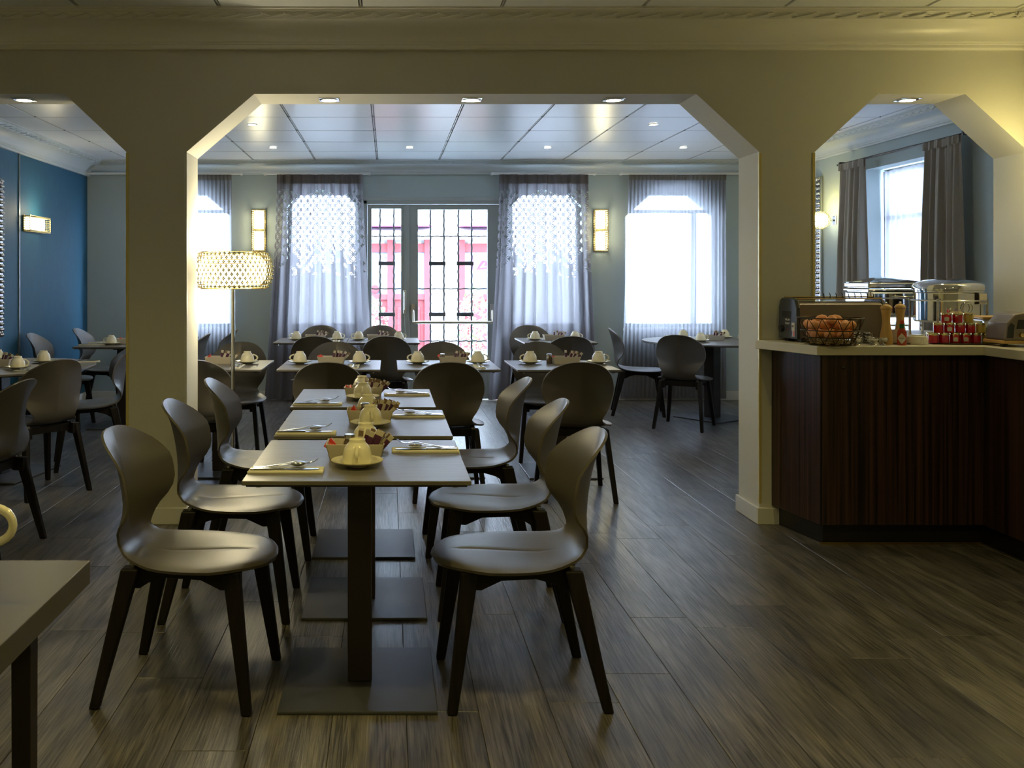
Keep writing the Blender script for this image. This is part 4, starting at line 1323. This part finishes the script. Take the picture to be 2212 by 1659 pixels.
# round tables
w = 'on the right round table'
cup(2.95, 9.22, 1.2, 'cup at the back ' + w); cup(2.97, 8.76, 0, 'cup at the front ' + w); cup(3.38, 9.26, 1.5, 'cup right of the box ' + w); cup(3.46, 8.92, PI, 'cup cut by the pillar ' + w)
sachet_box(3.17, 9.0, w, rj, 6, False, reds=0); setting(2.78, 8.74, .5, w, 1, False)
w = 'on the left round table'
cup(-2.47, 6.14, 0, 'cup nearest the chair back ' + w); cup(-2.47, 6.60, 1.5, 'cup farther back ' + w); cup(-2.84, 6.70, 2, 'cup cut by the left edge ' + w)
sachet_box(-2.70, 6.38, w, rj, 6, False, reds=0); setting(-2.33, 5.97, -.6, 'near the front ' + w, -1, False); setting(-2.21, 6.66, .15, 'near the teal wall side ' + w, 1, False)
w = 'on the left opening square table'
cup(-2.52, 8.38, PI, 'cup at the front ' + w); cup(-2.34, 8.72, 0, 'cup at the pillar side ' + w)
sachet_box(-2.40, 8.52, w, rj, 6, False, reds=1)
setting(-2.68, 8.34, .1, 'at the front left ' + w, 1, False); setting(-2.68, 8.60, .1, 'at the back left ' + w, 1, False)
# cup at the lower left, only its handle is in view
jg = thing('jug', 'cream stoneware jug on the thick table, only its handle in view', 'jug', (-.815, 1.75, .75))
MB().lathe([(0, 0), (.045, 0), (.056, .03), (.060, .08), (.052, .14), (.044, .18), (.048, .20), (.045, .20), (.040, .18), (.048, .13), (.050, .04), (0, .02)], 36).build('body', 'china', jg, smooth=True, angle=60)
MB().tube([(.052 + .050 * math.cos(PI * i / 12 - PI / 2) ** .8 if 0 < i < 12 else .050, 0, .140 + .034 * math.sin(PI * i / 12 - PI / 2)) for i in range(13)], [.008 + .001 * abs(i - 6) / 6 for i in range(13)], 10).build('handle', 'china', jg, smooth=True)
# ================================================================ BUFFET COUNTER
CT = 1.016
c = thing('buffet_counter', 'dark striped veneer buffet cabinet standing against the arch wall', 'cabinet', (2.6, 4.9, 0))
def L(p): return (p[0] - 2.6, p[1] - 4.9)
body = [L(p) for p in [(2.115, 5.085), (2.190, 4.67), (3.015, 4.67), (3.015, 2.95), (3.52, 2.95), (3.52, 5.085)]]
MB().prism(body, 'z', .105, .968).build('carcass', 'wenge', c, bevel=.002)
# separate veneered panels, standing 4 mm proud
MB().box(2.196 - 2.6, 3.011 - 2.6, 4.664 - 4.9, 4.671 - 4.9, .108, .966).build('front_panel', 'wenge', c, bevel=.001)
MB().box(3.009 - 2.6, 3.016 - 2.6, 2.96 - 4.9, 4.660 - 4.9, .108, .966).build('return_panel', 'wenge', c, bevel=.001)
MB().prism([L(p) for p in [(2.150, 5.085), (2.222, 4.71), (3.05, 4.71), (3.05, 2.98), (3.50, 2.98), (3.50, 5.085)]], 'z', 0.0, .105).build('plinth', 'plinth', c)
MB().prism([L(p) for p in [(2.205, 4.695), (3.035, 4.695), (3.035, 4.70), (2.205, 4.70)]], 'z', 0.0, .012).build('seal_strip', 'brass', c)
MB().lathe([(0, 0), (.006, 0), (.008, .010), (.0, .014)], 12, 0, Matrix.Translation((2.30 - 2.6, 4.664 - 4.9, .905)) @ Matrix.Rotation(R(90), 4, 'X')).build('knob', 'black', c, smooth=True)
wt = MB().prism([(2.025, 5.086), (2.15, 4.62), (2.985, 4.62), (2.985, 2.90), (3.535, 2.90), (3.535, 6.05), (2.36, 6.05), (2.36, 5.086)], 'z', .970, CT)
tag(wt.build('worktop', 'worktop', bevel=.003), 'cream composite worktop of the buffet, turning the corner at the right', 'worktop')
c2 = thing('back_counter', 'dark cabinet carrying the worktop inside the right arch', 'cabinet', (2.95, 5.75, 0))
MB().box(-.57, .57, -.36, .28, .1, .969).build('carcass', 'wenge', c2, bevel=.002)
MB().box(-.54, .54, -.33, .25, 0, .1).build('plinth', 'plinth', c2)

# ---- toaster
T0 = thing('bread_toaster', 'long steel toaster with a dark end panel beside the egg basket', 'toaster', (2.163, 4.878, CT), R(5))
prof = [(0, .018), (.19, .018), (.19, .18), (.178, .222), (.155, .236), (.06, .238), (.025, .225), (.006, .185)]
MB().prism(prof, 'x', 0, .022).build('end_panel', 'toaster', T0, bevel=.004)
MB().prism(prof, 'x', .485, .505).build('end_panel', 'black', T0, bevel=.004)
body = [(.012, .022), (.18, .022), (.18, .19), (.165, .215), (.03, .215), (.012, .20)]
MB().prism(body, 'x', .022, .485).build('steel_body', 'brushed', T0, bevel=.003)
MB().box(.03, .47, .05, .085, .2145, .2165).box(.03, .47, .11, .145, .2145, .2165).build('bread_slot', 'black', T0)
MB().tube([(.02, .03, .232), (.49, .03, .232)], .004, 8).tube([(.02, .165, .238), (.49, .165, .238)], .004, 8).tube([(.02, .10, .240), (.49, .10, .240)], .004, 8).build('top_rail', 'brass', T0, smooth=True)
for i in range(9):
    rk = MB()
    x_ = .17 + i * .035
    rk.tube([(x_, .03, .235), (x_, .035, .256), (x_ + .004, .05, .262), (x_ + .012, .055, .250), (x_ + .012, .06, .236)], .0018, 5)
    rk.build('wire_guard', 'iron', T0, smooth=True)
MB().box(.03, .07, .01, .05, 0, .018).box(.44, .48, .01, .05, 0, .018).box(.03, .07, .14, .18, 0, .018).box(.44, .48, .14, .18, 0, .018).build('foot', 'black', T0)
TX = Matrix.Translation((0, 0, 0)) @ Matrix.Rotation(R(-90), 4, 'Z') @ Matrix.Rotation(R(90), 4, 'X')
MB().box(-.003, 0, .06, .15, .135, .165).build('control_slot', 'black', T0, bevel=.002)
MB().lathe([(0, 0), (.020, 0), (.018, .014), (0, .016)], 20, 0, Matrix.Translation((0, .150, .07)) @ Matrix.Rotation(R(-90), 4, 'Y')).build('control_knob', 'black', T0, smooth=True, angle=40)
MB().box(-.002, 0, .088, .094, .065, .072).build('indicator_lamp', 'red', T0)
text_mesh('MILAN', .016, 'whiteprint', T0, name='lettering', T=Matrix.Translation((-.0012, .095, .118)) @ TX)
text_mesh('TOAST', .016, 'whiteprint', T0, name='lettering', T=Matrix.Translation((-.0012, .095, .098)) @ TX)
MB().box(-.0015, 0, .022, .052, .03, .105).build('sticker', 'label', T0)
MB().box(-.002, -.0015, .042, .050, .034, .060).build('sticker_blue_band', 'blueprint', T0)
MB().box(-.002, -.0015, .033, .0418, .034, .060).build('sticker_white_band', 'whiteprint', T0)
MB().box(-.002, -.0015, .024, .0328, .034, .060).build('sticker_red_band', 'redlabel', T0)
text_mesh('MT', .016, 'darkprint', T0, name='sticker_lettering', T=Matrix.Translation((-.0020, .037, .084)) @ TX)

# ---- egg basket
EB = (2.250, 4.695, CT)
eb = thing('wire_egg_basket', 'dark wire basket heaped with brown eggs on straw', 'basket', EB)
w_ = MB(); nW = 14
rb, rt, hb = .098, .156, .140
def ring(r_, z, rr=.0028): w_.tube([(r_ * math.cos(a * PI / 20), r_ * math.sin(a * PI / 20), z) for a in range(40)], rr, 6, closed=True)
ring(rb, .004); ring(rt, hb, .0034); ring(.137, .078); ring(.121, .043)
for i in range(nW):
    for sg in (-1, 1):
        pts = []
        for k in range(9):
            t = k / 8; r_ = rb + (rt - rb) * (t ** .7); a = 2 * PI * (i + sg * t * 1.0) / nW
            pts.append((r_ * math.cos(a), r_ * math.sin(a), .004 + (hb - .004) * t))
        w_.tube(pts, .0020, 5)
for i in range(5):
    w_.tube([(-rb * .95, -.08 + .04 * i, .004), (rb * .95, -.08 + .04 * i, .004)], .0018, 5)
w_.build('wire_cage', 'wirebasket', eb, smooth=True)
st = MB(); rs = random.Random(8)
for i in range(420):
    a = rs.uniform(0, 6.28); q = rs.uniform(.02, .105); z = rs.uniform(.008, .042)
    p = Vector((q * math.cos(a), q * math.sin(a), z)); d2 = Vector((rs.uniform(-1, 1), rs.uniform(-1, 1), rs.uniform(-.25, .25))).normalized() * rs.uniform(.015, .035)
    m_ = p + d2 * .5 + Vector((0, 0, rs.uniform(-.004, .006)))
    e_ = p + d2
    for v_ in (m_, e_):
        rr = math.hypot(v_.x, v_.y)
        if rr > .122: v_.x *= .122 / rr; v_.y *= .122 / rr
        v_.z = max(.007, v_.z)
    st.tube([p, m_, e_], .0011, 3)
o = st.build('straw_bedding', 'straw'); tag(o, 'tangled straw under the brown eggs in the wire basket', 'straw', None, EB); o['kind'] = 'stuff'
def make_egg():
    pr = []
    for i in range(13):
        t = PI * i / 12
        z = -.0285 * math.cos(t); r_ = .0225 * math.sin(t) * (1 - .10 * math.cos(t) * -1 * -1)
        pr.append((max(r_, 1e-4), z))
    return tag(MB().lathe(pr, 18).build('egg', 'egg', smooth=True), 'x', 'egg')
EGG = make_egg()
eggs = []
for i, (n_, q, z) in enumerate(((8, .086, .060), (3, .035, .058), (8, .098, .104), (3, .034, .106), (3, .040, .132))):
    for k in range(n_):
        a = 2 * PI * (k + .5 * (i % 2)) / n_ + .3
        if i == 2 and k == 5: continue
        eggs.append((q * math.cos(a), q * math.sin(a), z))
for x_, y_, z_ in eggs:
    o = place(EGG, 'brown eggs heaped in the wire basket on the buffet', (EB[0] + x_, EB[1] + y_, CT + z_), 0, 'brown eggs in the wire basket')
    o.rotation_euler = (rs.uniform(.9, 1.6), rs.uniform(-.3, .3), rs.uniform(0, 6.28)); s_ = 1.05; o.scale = (s_, s_, s_)

# ---- little steel egg cups
def make_eggcup():
    return tag(MB().lathe([(0, 0), (.017, 0), (.016, .003), (.006, .008), (.006, .012), (.018, .018), (.0245, .030), (.0255, .036), (.0245, .036), (.017, .022), (0, .018)], 22).build('egg_cup', 'steel', smooth=True, angle=50), 'x', 'egg cup')
EC = make_eggcup()
g = 'small steel egg cups beside the egg basket'
for i, (x_, y_) in enumerate(((2.395, 4.71), (2.44, 4.78), (2.475, 4.70), (2.50, 4.77), (2.535, 4.72))):
    place(EC, 'small polished steel egg cups in front of the toaster', (x_, y_, CT), 0, g)
EC2 = tag(MB().lathe([(0, .002), (.015, 0), (.024, .006), (.026, .015), (.024, .015), (.02, .008), (0, .005)], 20).build('steel_dish', 'steel', smooth=True, angle=50), 'x', 'dish')
for k in range(4):
    for i, (x_, y_) in enumerate(((2.40, 4.775), (2.455, 4.835), (2.51, 4.83))):
        if i == 0: continue
        place(EC2, 'stacked little steel dishes behind the egg cups', (x_, y_, CT + .038 + .0 + k * .0), 0, None) if False else place(EC2, 'stacked little steel dishes behind the egg cups', (x_, y_, CT + k * .0145), 0, 'stacked little steel dishes')

# ---- pepper mills
def make_mill():
    m_ = thing('pepper_mill', 'x', 'mill')
    MB().lathe([(0, 0), (.030, 0), (.031, .01), (.029, .045), (.0215, .09), (.0185, .12), (.020, .15), (.0245, .175), (.0255, .182), (0, .182)], 28).build('body', 'beech', m_, smooth=True, angle=50)
    MB().lathe([(0, .184), (.0275, .184), (.028, .190), (.022, .200), (.010, .207), (0, .208)], 28).build('cap', 'beech', m_, smooth=True, angle=50)
    MB().ball((0, 0, .213), .0065, 12, 8).build('finial', 'steel', m_, smooth=True)
    return m_
MILL = make_mill()
place(MILL, 'left wooden mill, beside the hot sauce bottle', (2.572, 4.76, CT), 0, None)
place(MILL, 'right wooden mill, behind the white pot', (2.700, 4.86, CT), 0, None)

# ---- hot sauce bottle
hs = thing('hot_sauce_bottle', 'red hot sauce bottle with a white diamond label between the mills', 'bottle', (2.628, 4.715, CT))
MB().lathe([(0, 0), (.021, 0), (.0225, .004), (.0225, .062), (.019, .074), (.010, .086), (.0095, .09), (0, .09)], 24).build('bottle', 'sauce', hs, smooth=True, angle=50)
MB().lathe([(.0100, .084), (.0112, .086), (.0112, .108), (0, .108)], 20).build('neck_foil', 'greenfoil', hs, smooth=True)
MB().lathe([(0, .108), (.0095, .108), (.0095, .126), (0, .127)], 20).build('cap', 'red', hs, smooth=True, angle=40)
aL = math.atan2(-4.715, -2.628)
TL = Matrix.Rotation(aL + PI / 2, 4, 'Z')
rows = []
for i in range(9):
    t = i / 8; z = .006 + .056 * t; hw = 1 - abs(2 * t - 1)
    rows.append([(.0232 * math.sin(1.0 * hw * u), -.0232 * math.cos(1.0 * hw * u), z) for u in (-1, -.6, -.2, .2, .6, 1)])
MB().grid(rows, T=TL).build('diamond_label', 'label', hs, smooth=True)
text_mesh('TABASCO', .0085, 'darkprint', hs, .0003, 'label_lettering', TL @ Matrix.Translation((0, -.0243, .035)) @ Matrix.Rotation(R(90), 4, 'X'))

# ---- white pot, menu holder
o = MB().lathe([(0, 0), (.046, 0), (.050, .006), (.050, .036), (.047, .042), (.036, .044), (.034, .050), (0, .052)], 32).build('porcelain_pot', 'whitec', smooth=True, angle=40)
tag(o, 'low white porcelain pot right of the hot sauce', 'pot', None, (2.728, 4.755, CT))
mh = MB()
mh.prism([(-.05, 0), (.02, 0), (-.05, .105)], 'y', -.04, .04)
tag(mh.build('card_holder', 'clearglass', bevel=.001), 'clear wedge card holder behind the white pot', 'holder', None, (2.79, 4.95, CT), R(20))
tag(MB().box(-.035, .035, -.0015, .0015, 0, .075).build('white_card', 'label'), 'small cream card leaning behind the hot sauce', 'card', None, (2.652, 4.80, CT), R(-15)).rotation_euler[0] = R(-6)

# ---- jam jars on a dark tray
o = MB().lathe([(0, .0), (.158, 0), (.165, .006), (.160, .007), (0, .005)], 40, sy=.55).build('round_tray', 'tray', smooth=True, angle=50)
tag(o, 'dark oval tray under the jam jars', 'tray', None, (2.990, 4.80, CT))
o = MB().lathe([(0, .0), (.105, 0), (.11, .006), (.106, .007), (0, .005)], 36, sy=.5).build('round_tray', 'tray', smooth=True, angle=50)
tag(o, 'dark tray under the mills and white pot', 'tray', None, (2.66, 4.79, CT - .0))
def make_jam(fill, lid, lab):
    j = thing('jam_jar', 'x', 'jar')
    MB().lathe([(0, 0), (.021, 0), (.0235, .004), (.0235, .036), (.021, .041), (0, .041)], 10).build('jar_body', fill, j, smooth=True, angle=30)
    MB().lathe([(0, .041), (.0235, .041), (.024, .043), (.024, .050), (.0225, .052), (0, .052)], 24).build('lid', lid, j, smooth=True, angle=40)
    if lab:
        TT = Matrix.Rotation(math.atan2(-4.78, -3.0) + PI / 2 + rs.uniform(-.2, .2), 4, 'Z')
        MB().box(-.006, .006, -.0246, -.0230, .030, .044, 0, TT).build('red_seal', 'redlabel', j)
        MB().prism([(-.009, .010), (.009, .010), (.011, .027), (.004, .031), (-.004, .031), (-.011, .027)], 'y', -.0250, -.0232, 0, TT).build('label', 'label', j)
    return j
JAMS = {'r': make_jam('jam', 'goldlid', False), 'l': make_jam('jam', 'goldlid', True), 'y': make_jam('honey', 'goldlid', False)}
rows_ = [(0, [(2.822, 'r'), (2.880, 'r'), (2.936, 'l'), (2.990, 'l'), (3.045, 'r'), (3.100, 'y')]),
         (1, [(2.850, 'r'), (2.905, 'l'), (2.962, 'r'), (3.015, 'r'), (3.068, 'y')]),
         (2, [(2.890, 'l'), (2.948, 'r'), (3.005, 'y')])]
nm = {'r': 'red jam jar without label', 'l': 'red jam jar with a cream label', 'y': 'pale honey jar'}
lv = ['in the bottom row on the oval tray', 'in the middle row of the jar stack', 'on top of the jar stack']
for k, items in rows_:
    cnt = {}
    for i, (x_, q) in enumerate(items):
        place(JAMS[q], nm[q] + ' ' + lv[k], (x_ - .0, 4.775, CT + .0062 + k * .0525), 0, 'small jam and honey jars stacked on the tray')
for i, (x_, q) in enumerate([(2.85, 'r'), (2.91, 'r'), (2.97, 'y'), (3.03, 'y')]):
    place(JAMS[q], nm[q] + ' in the rear row on the oval tray', (x_, 4.835, CT + .0062), 0, 'small jam and honey jars stacked on the tray')

# ---- chafing dishes
ch = thing('chafing_dish', 'tall square polished steel warmer with a hinged lid, left one', 'food warmer', (3.150, 5.79, CT))
MB().box(-.21, .15, -.15, .15, .10, .265).build('water_pan', 'chrome', ch, bevel=.018, seg=3)
MB().box(-.215, .155, -.155, .155, .262, .275).build('rim', 'chrome', ch, bevel=.004)
lid = MB()
lid.box(-.212, .152, -.152, .152, .280, .318)
lid.build('lid', 'chrome', ch, bevel=.010, seg=3)
rows = []
for i in range(9):
    t = i / 8 * 2 - 1
    rows.append([(-.03 + .18 * (j / 8 * 2 - 1), .15 * t, .318 + .032 * (1 - t * t) * (1 - (j / 8 * 2 - 1) ** 2)) for j in range(9)])
MB().grid(rows).build('lid_crown', 'chrome', ch, smooth=True)
MB().tube([(-.06, -.165, .225), (-.02, -.185, .228), (.04, -.185, .228), (.07, -.165, .225)], .005, 8).build('lid_handle', 'chrome', ch, smooth=True)
for sx in (-.19, .13):
    for sy in (-.13, .13):
        MB().tube([(sx, sy, 0), (sx, sy, .215)], .009, 10).ball((sx, sy, .222), .013, 12, 8).build('leg', 'chrome', ch, smooth=True)
MB().box(-.19, .13, -.005, .005, .04, .05).build('stretcher', 'chrome', ch)
cr_ = thing('chafing_dish', 'round polished steel warmer with a domed lid behind the jam jars', 'food warmer', (3.235, 5.33, CT))
MB().lathe([(0, .09), (.165, .09), (.175, .10), (.175, .255), (.180, .262), (.180, .270), (0, .270)], 48).build('drum', 'chrome', cr_, smooth=True, angle=35)
MB().lathe([(.182, .272), (.182, .300), (.170, .312), (.12, .330), (.05, .340), (0, .342)], 48).build('domed_lid', 'chrome', cr_, smooth=True, angle=50)
MB().lathe([(0, .055), (.045, .055), (.045, .06), (0, .06)], 20).build('burner', 'brass', cr_, smooth=True)
fr = MB()
for a in (R(45), R(135), R(225), R(315)):
    fr.tube([(.197 * math.cos(a), .197 * math.sin(a), 0), (.197 * math.cos(a), .197 * math.sin(a), .225)], .007, 8)
fr.tube([(.197 * math.cos(a * PI / 24), .197 * math.sin(a * PI / 24), .215) for a in range(48)], .005, 6, closed=True)
fr.build('stand', 'steel', cr_, smooth=True)
MB().tube([(.028 * math.cos(a * PI / 10) - .0, -.186, .175 + .028 * math.sin(a * PI / 10)) for a in range(20)], .003, 6, closed=True).build('ring_handle', 'chrome', cr_, smooth=True)
MB().box(-.035, .035, -.004, .0, -.03, .03, 0, Matrix.Translation((.10, -.160, .225)) @ Matrix.Rotation(R(28), 4, 'Z')).build('paper_tag', 'label', cr_)

# ---- raised serving board
sb = thing('serving_stand', 'wooden board on steel legs at the right of the jam jars', 'stand', (3.245, 4.86, CT))
MB().box(-.165, .16, -.09, .09, .128, .142).build('board', 'beech', sb, bevel=.004)
MB().box(-.17, .165, -.095, .095, .118, .127).build('steel_frame', 'steel', sb, bevel=.003)
for sx in (-.06, .14):
    MB().box(sx - .014, sx + .014, -.06, -.04, 0, .118).build('leg', 'steel', sb, bevel=.003)
    MB().box(sx - .014, sx + .014, .04, .06, 0, .118).build('leg', 'steel', sb, bevel=.003)
PL = tag(MB().lathe([(0, .002), (.03, 0), (.05, .006), (.056, .012), (.054, .0125), (.03, .005), (0, .004)], 32).build('white_plate', 'whitec', smooth=True, angle=50), 'x', 'plate')
for k in range(7): place(PL, 'small white plates stacked under the wooden board', (3.12, 4.91, CT + .0085 * k + .0), 0, 'stacked small white plates')
o = MB().box(-.045, .045, -.03, .03, 0, .055).box(-.041, .041, -.026, .026, .0551, .056).build('black_box', 'black', bevel=.003)
tag(o, 'small black box right of the honey jar', 'box', None, (3.125, 4.80, CT))
hb_ = bush('potted_herbs', 'small tuft of green herbs beside the black box', (3.245, 4.80, CT), .06, .05, .07, 120, ['lime', 'leaf'], 21, .022)

# ---- retro toaster at the right edge
rt_ = thing('retro_toaster', 'dark rounded appliance with knobs cut off by the right edge', 'appliance', (3.140, 4.565, CT), R(0))
pr = [(-.085, .03), (.10, .03), (.10, .10), (.075, .15), (.03, .175), (-.03, .165), (-.07, .12)]
MB().prism(pr, 'y', 0, .16).build('housing', 'brushed', rt_, bevel=.012, seg=3)
MB().prism([(-.075, .045), (-.045, .045), (-.038, .11), (-.055, .12), (-.070, .10)], 'y', -.004, .002).prism([(-.028, .09), (.05, .09), (.045, .135), (-.018, .135)], 'y', -.004, .002).build('dark_window', 'black', rt_, bevel=.002)
for i in range(2):
    MB().lathe([(0, 0), (.012, 0), (.010, .012), (0, .013)], 16, 0, Matrix.Translation((-.005 + .035 * i, 0, .06)) @ Matrix.Rotation(R(90), 4, 'X')).build('knob', 'brass', rt_, smooth=True)
MB().box(-.09, .105, .0, .16, .016, .032).build('wooden_base', 'beech', rt_, bevel=.003)
for sx in (-.07, .08):
    MB().box(sx - .012, sx + .012, .02, .04, 0, .016).build('foot', 'black', rt_)

# ---- mirrors with bubbled chrome frames, wall socket
mr = thing('bubble_mirror', 'edge of a chrome-bubble framed mirror beside the right arch pillar', 'mirror', (XR, 9.12, 1.72), R(-90))
MB().box(-.22, .22, -.03, -.002, -.62, .62).build('frame', 'mirrorframe', mr, bevel=.004)
MB().box(-.13, .13, -.034, -.03, -.52, .52).build('mirror_pane', 'mirror', mr)
b = MB()
for i in range(26):
    for sx in (-.20, -.165, .165, .20): b.ball((sx, -.032, -.60 + i * .048), .016, 8, 5)
for i in range(8):
    for zz in (-.59, .59): b.ball((-.15 + i * .043, -.032, zz), .016, 8, 5)
o = b.build('bubble', 'mirrorframe', mr, smooth=True); o['kind'] = 'stuff'
mr = thing('bubble_mirror', 'edge of a chrome-bubble framed mirror on the teal wall at the left edge', 'mirror', (XL, 7.49, 1.53), R(90))
MB().box(-.45, .45, -.03, -.002, -.68, .68).build('frame', 'mirrorframe', mr, bevel=.004)
MB().box(-.37, .37, -.034, -.03, -.60, .60).build('mirror_pane', 'mirror', mr)
b = MB()
for i in range(30):
    for sx in (-.43, -.40, .40, .43): b.ball((sx, -.032, -.66 + i * .0455), .016, 8, 5)
for i in range(20):
    for zz in (-.64, .64): b.ball((-.41 + i * .043, -.032, zz), .016, 8, 5)
o = b.build('bubble', 'mirrorframe', mr, smooth=True); o['kind'] = 'stuff'
so = thing('wall_socket', 'small white wall socket low behind the right sheer', 'socket', (2.83, BY, .30))
MB().box(-.04, .04, -.010, 0, -.04, .04).build('plate', 'whiteprint', so, bevel=.003)
MB().lathe([(0, 0), (.02, 0), (.02, .004), (0, .004)], 16, 0, Matrix.Translation((0, -.008, 0)) @ Matrix.Rotation(R(90), 4, 'X')).build('socket_face', 'trim', so)
# remove unused prototypes
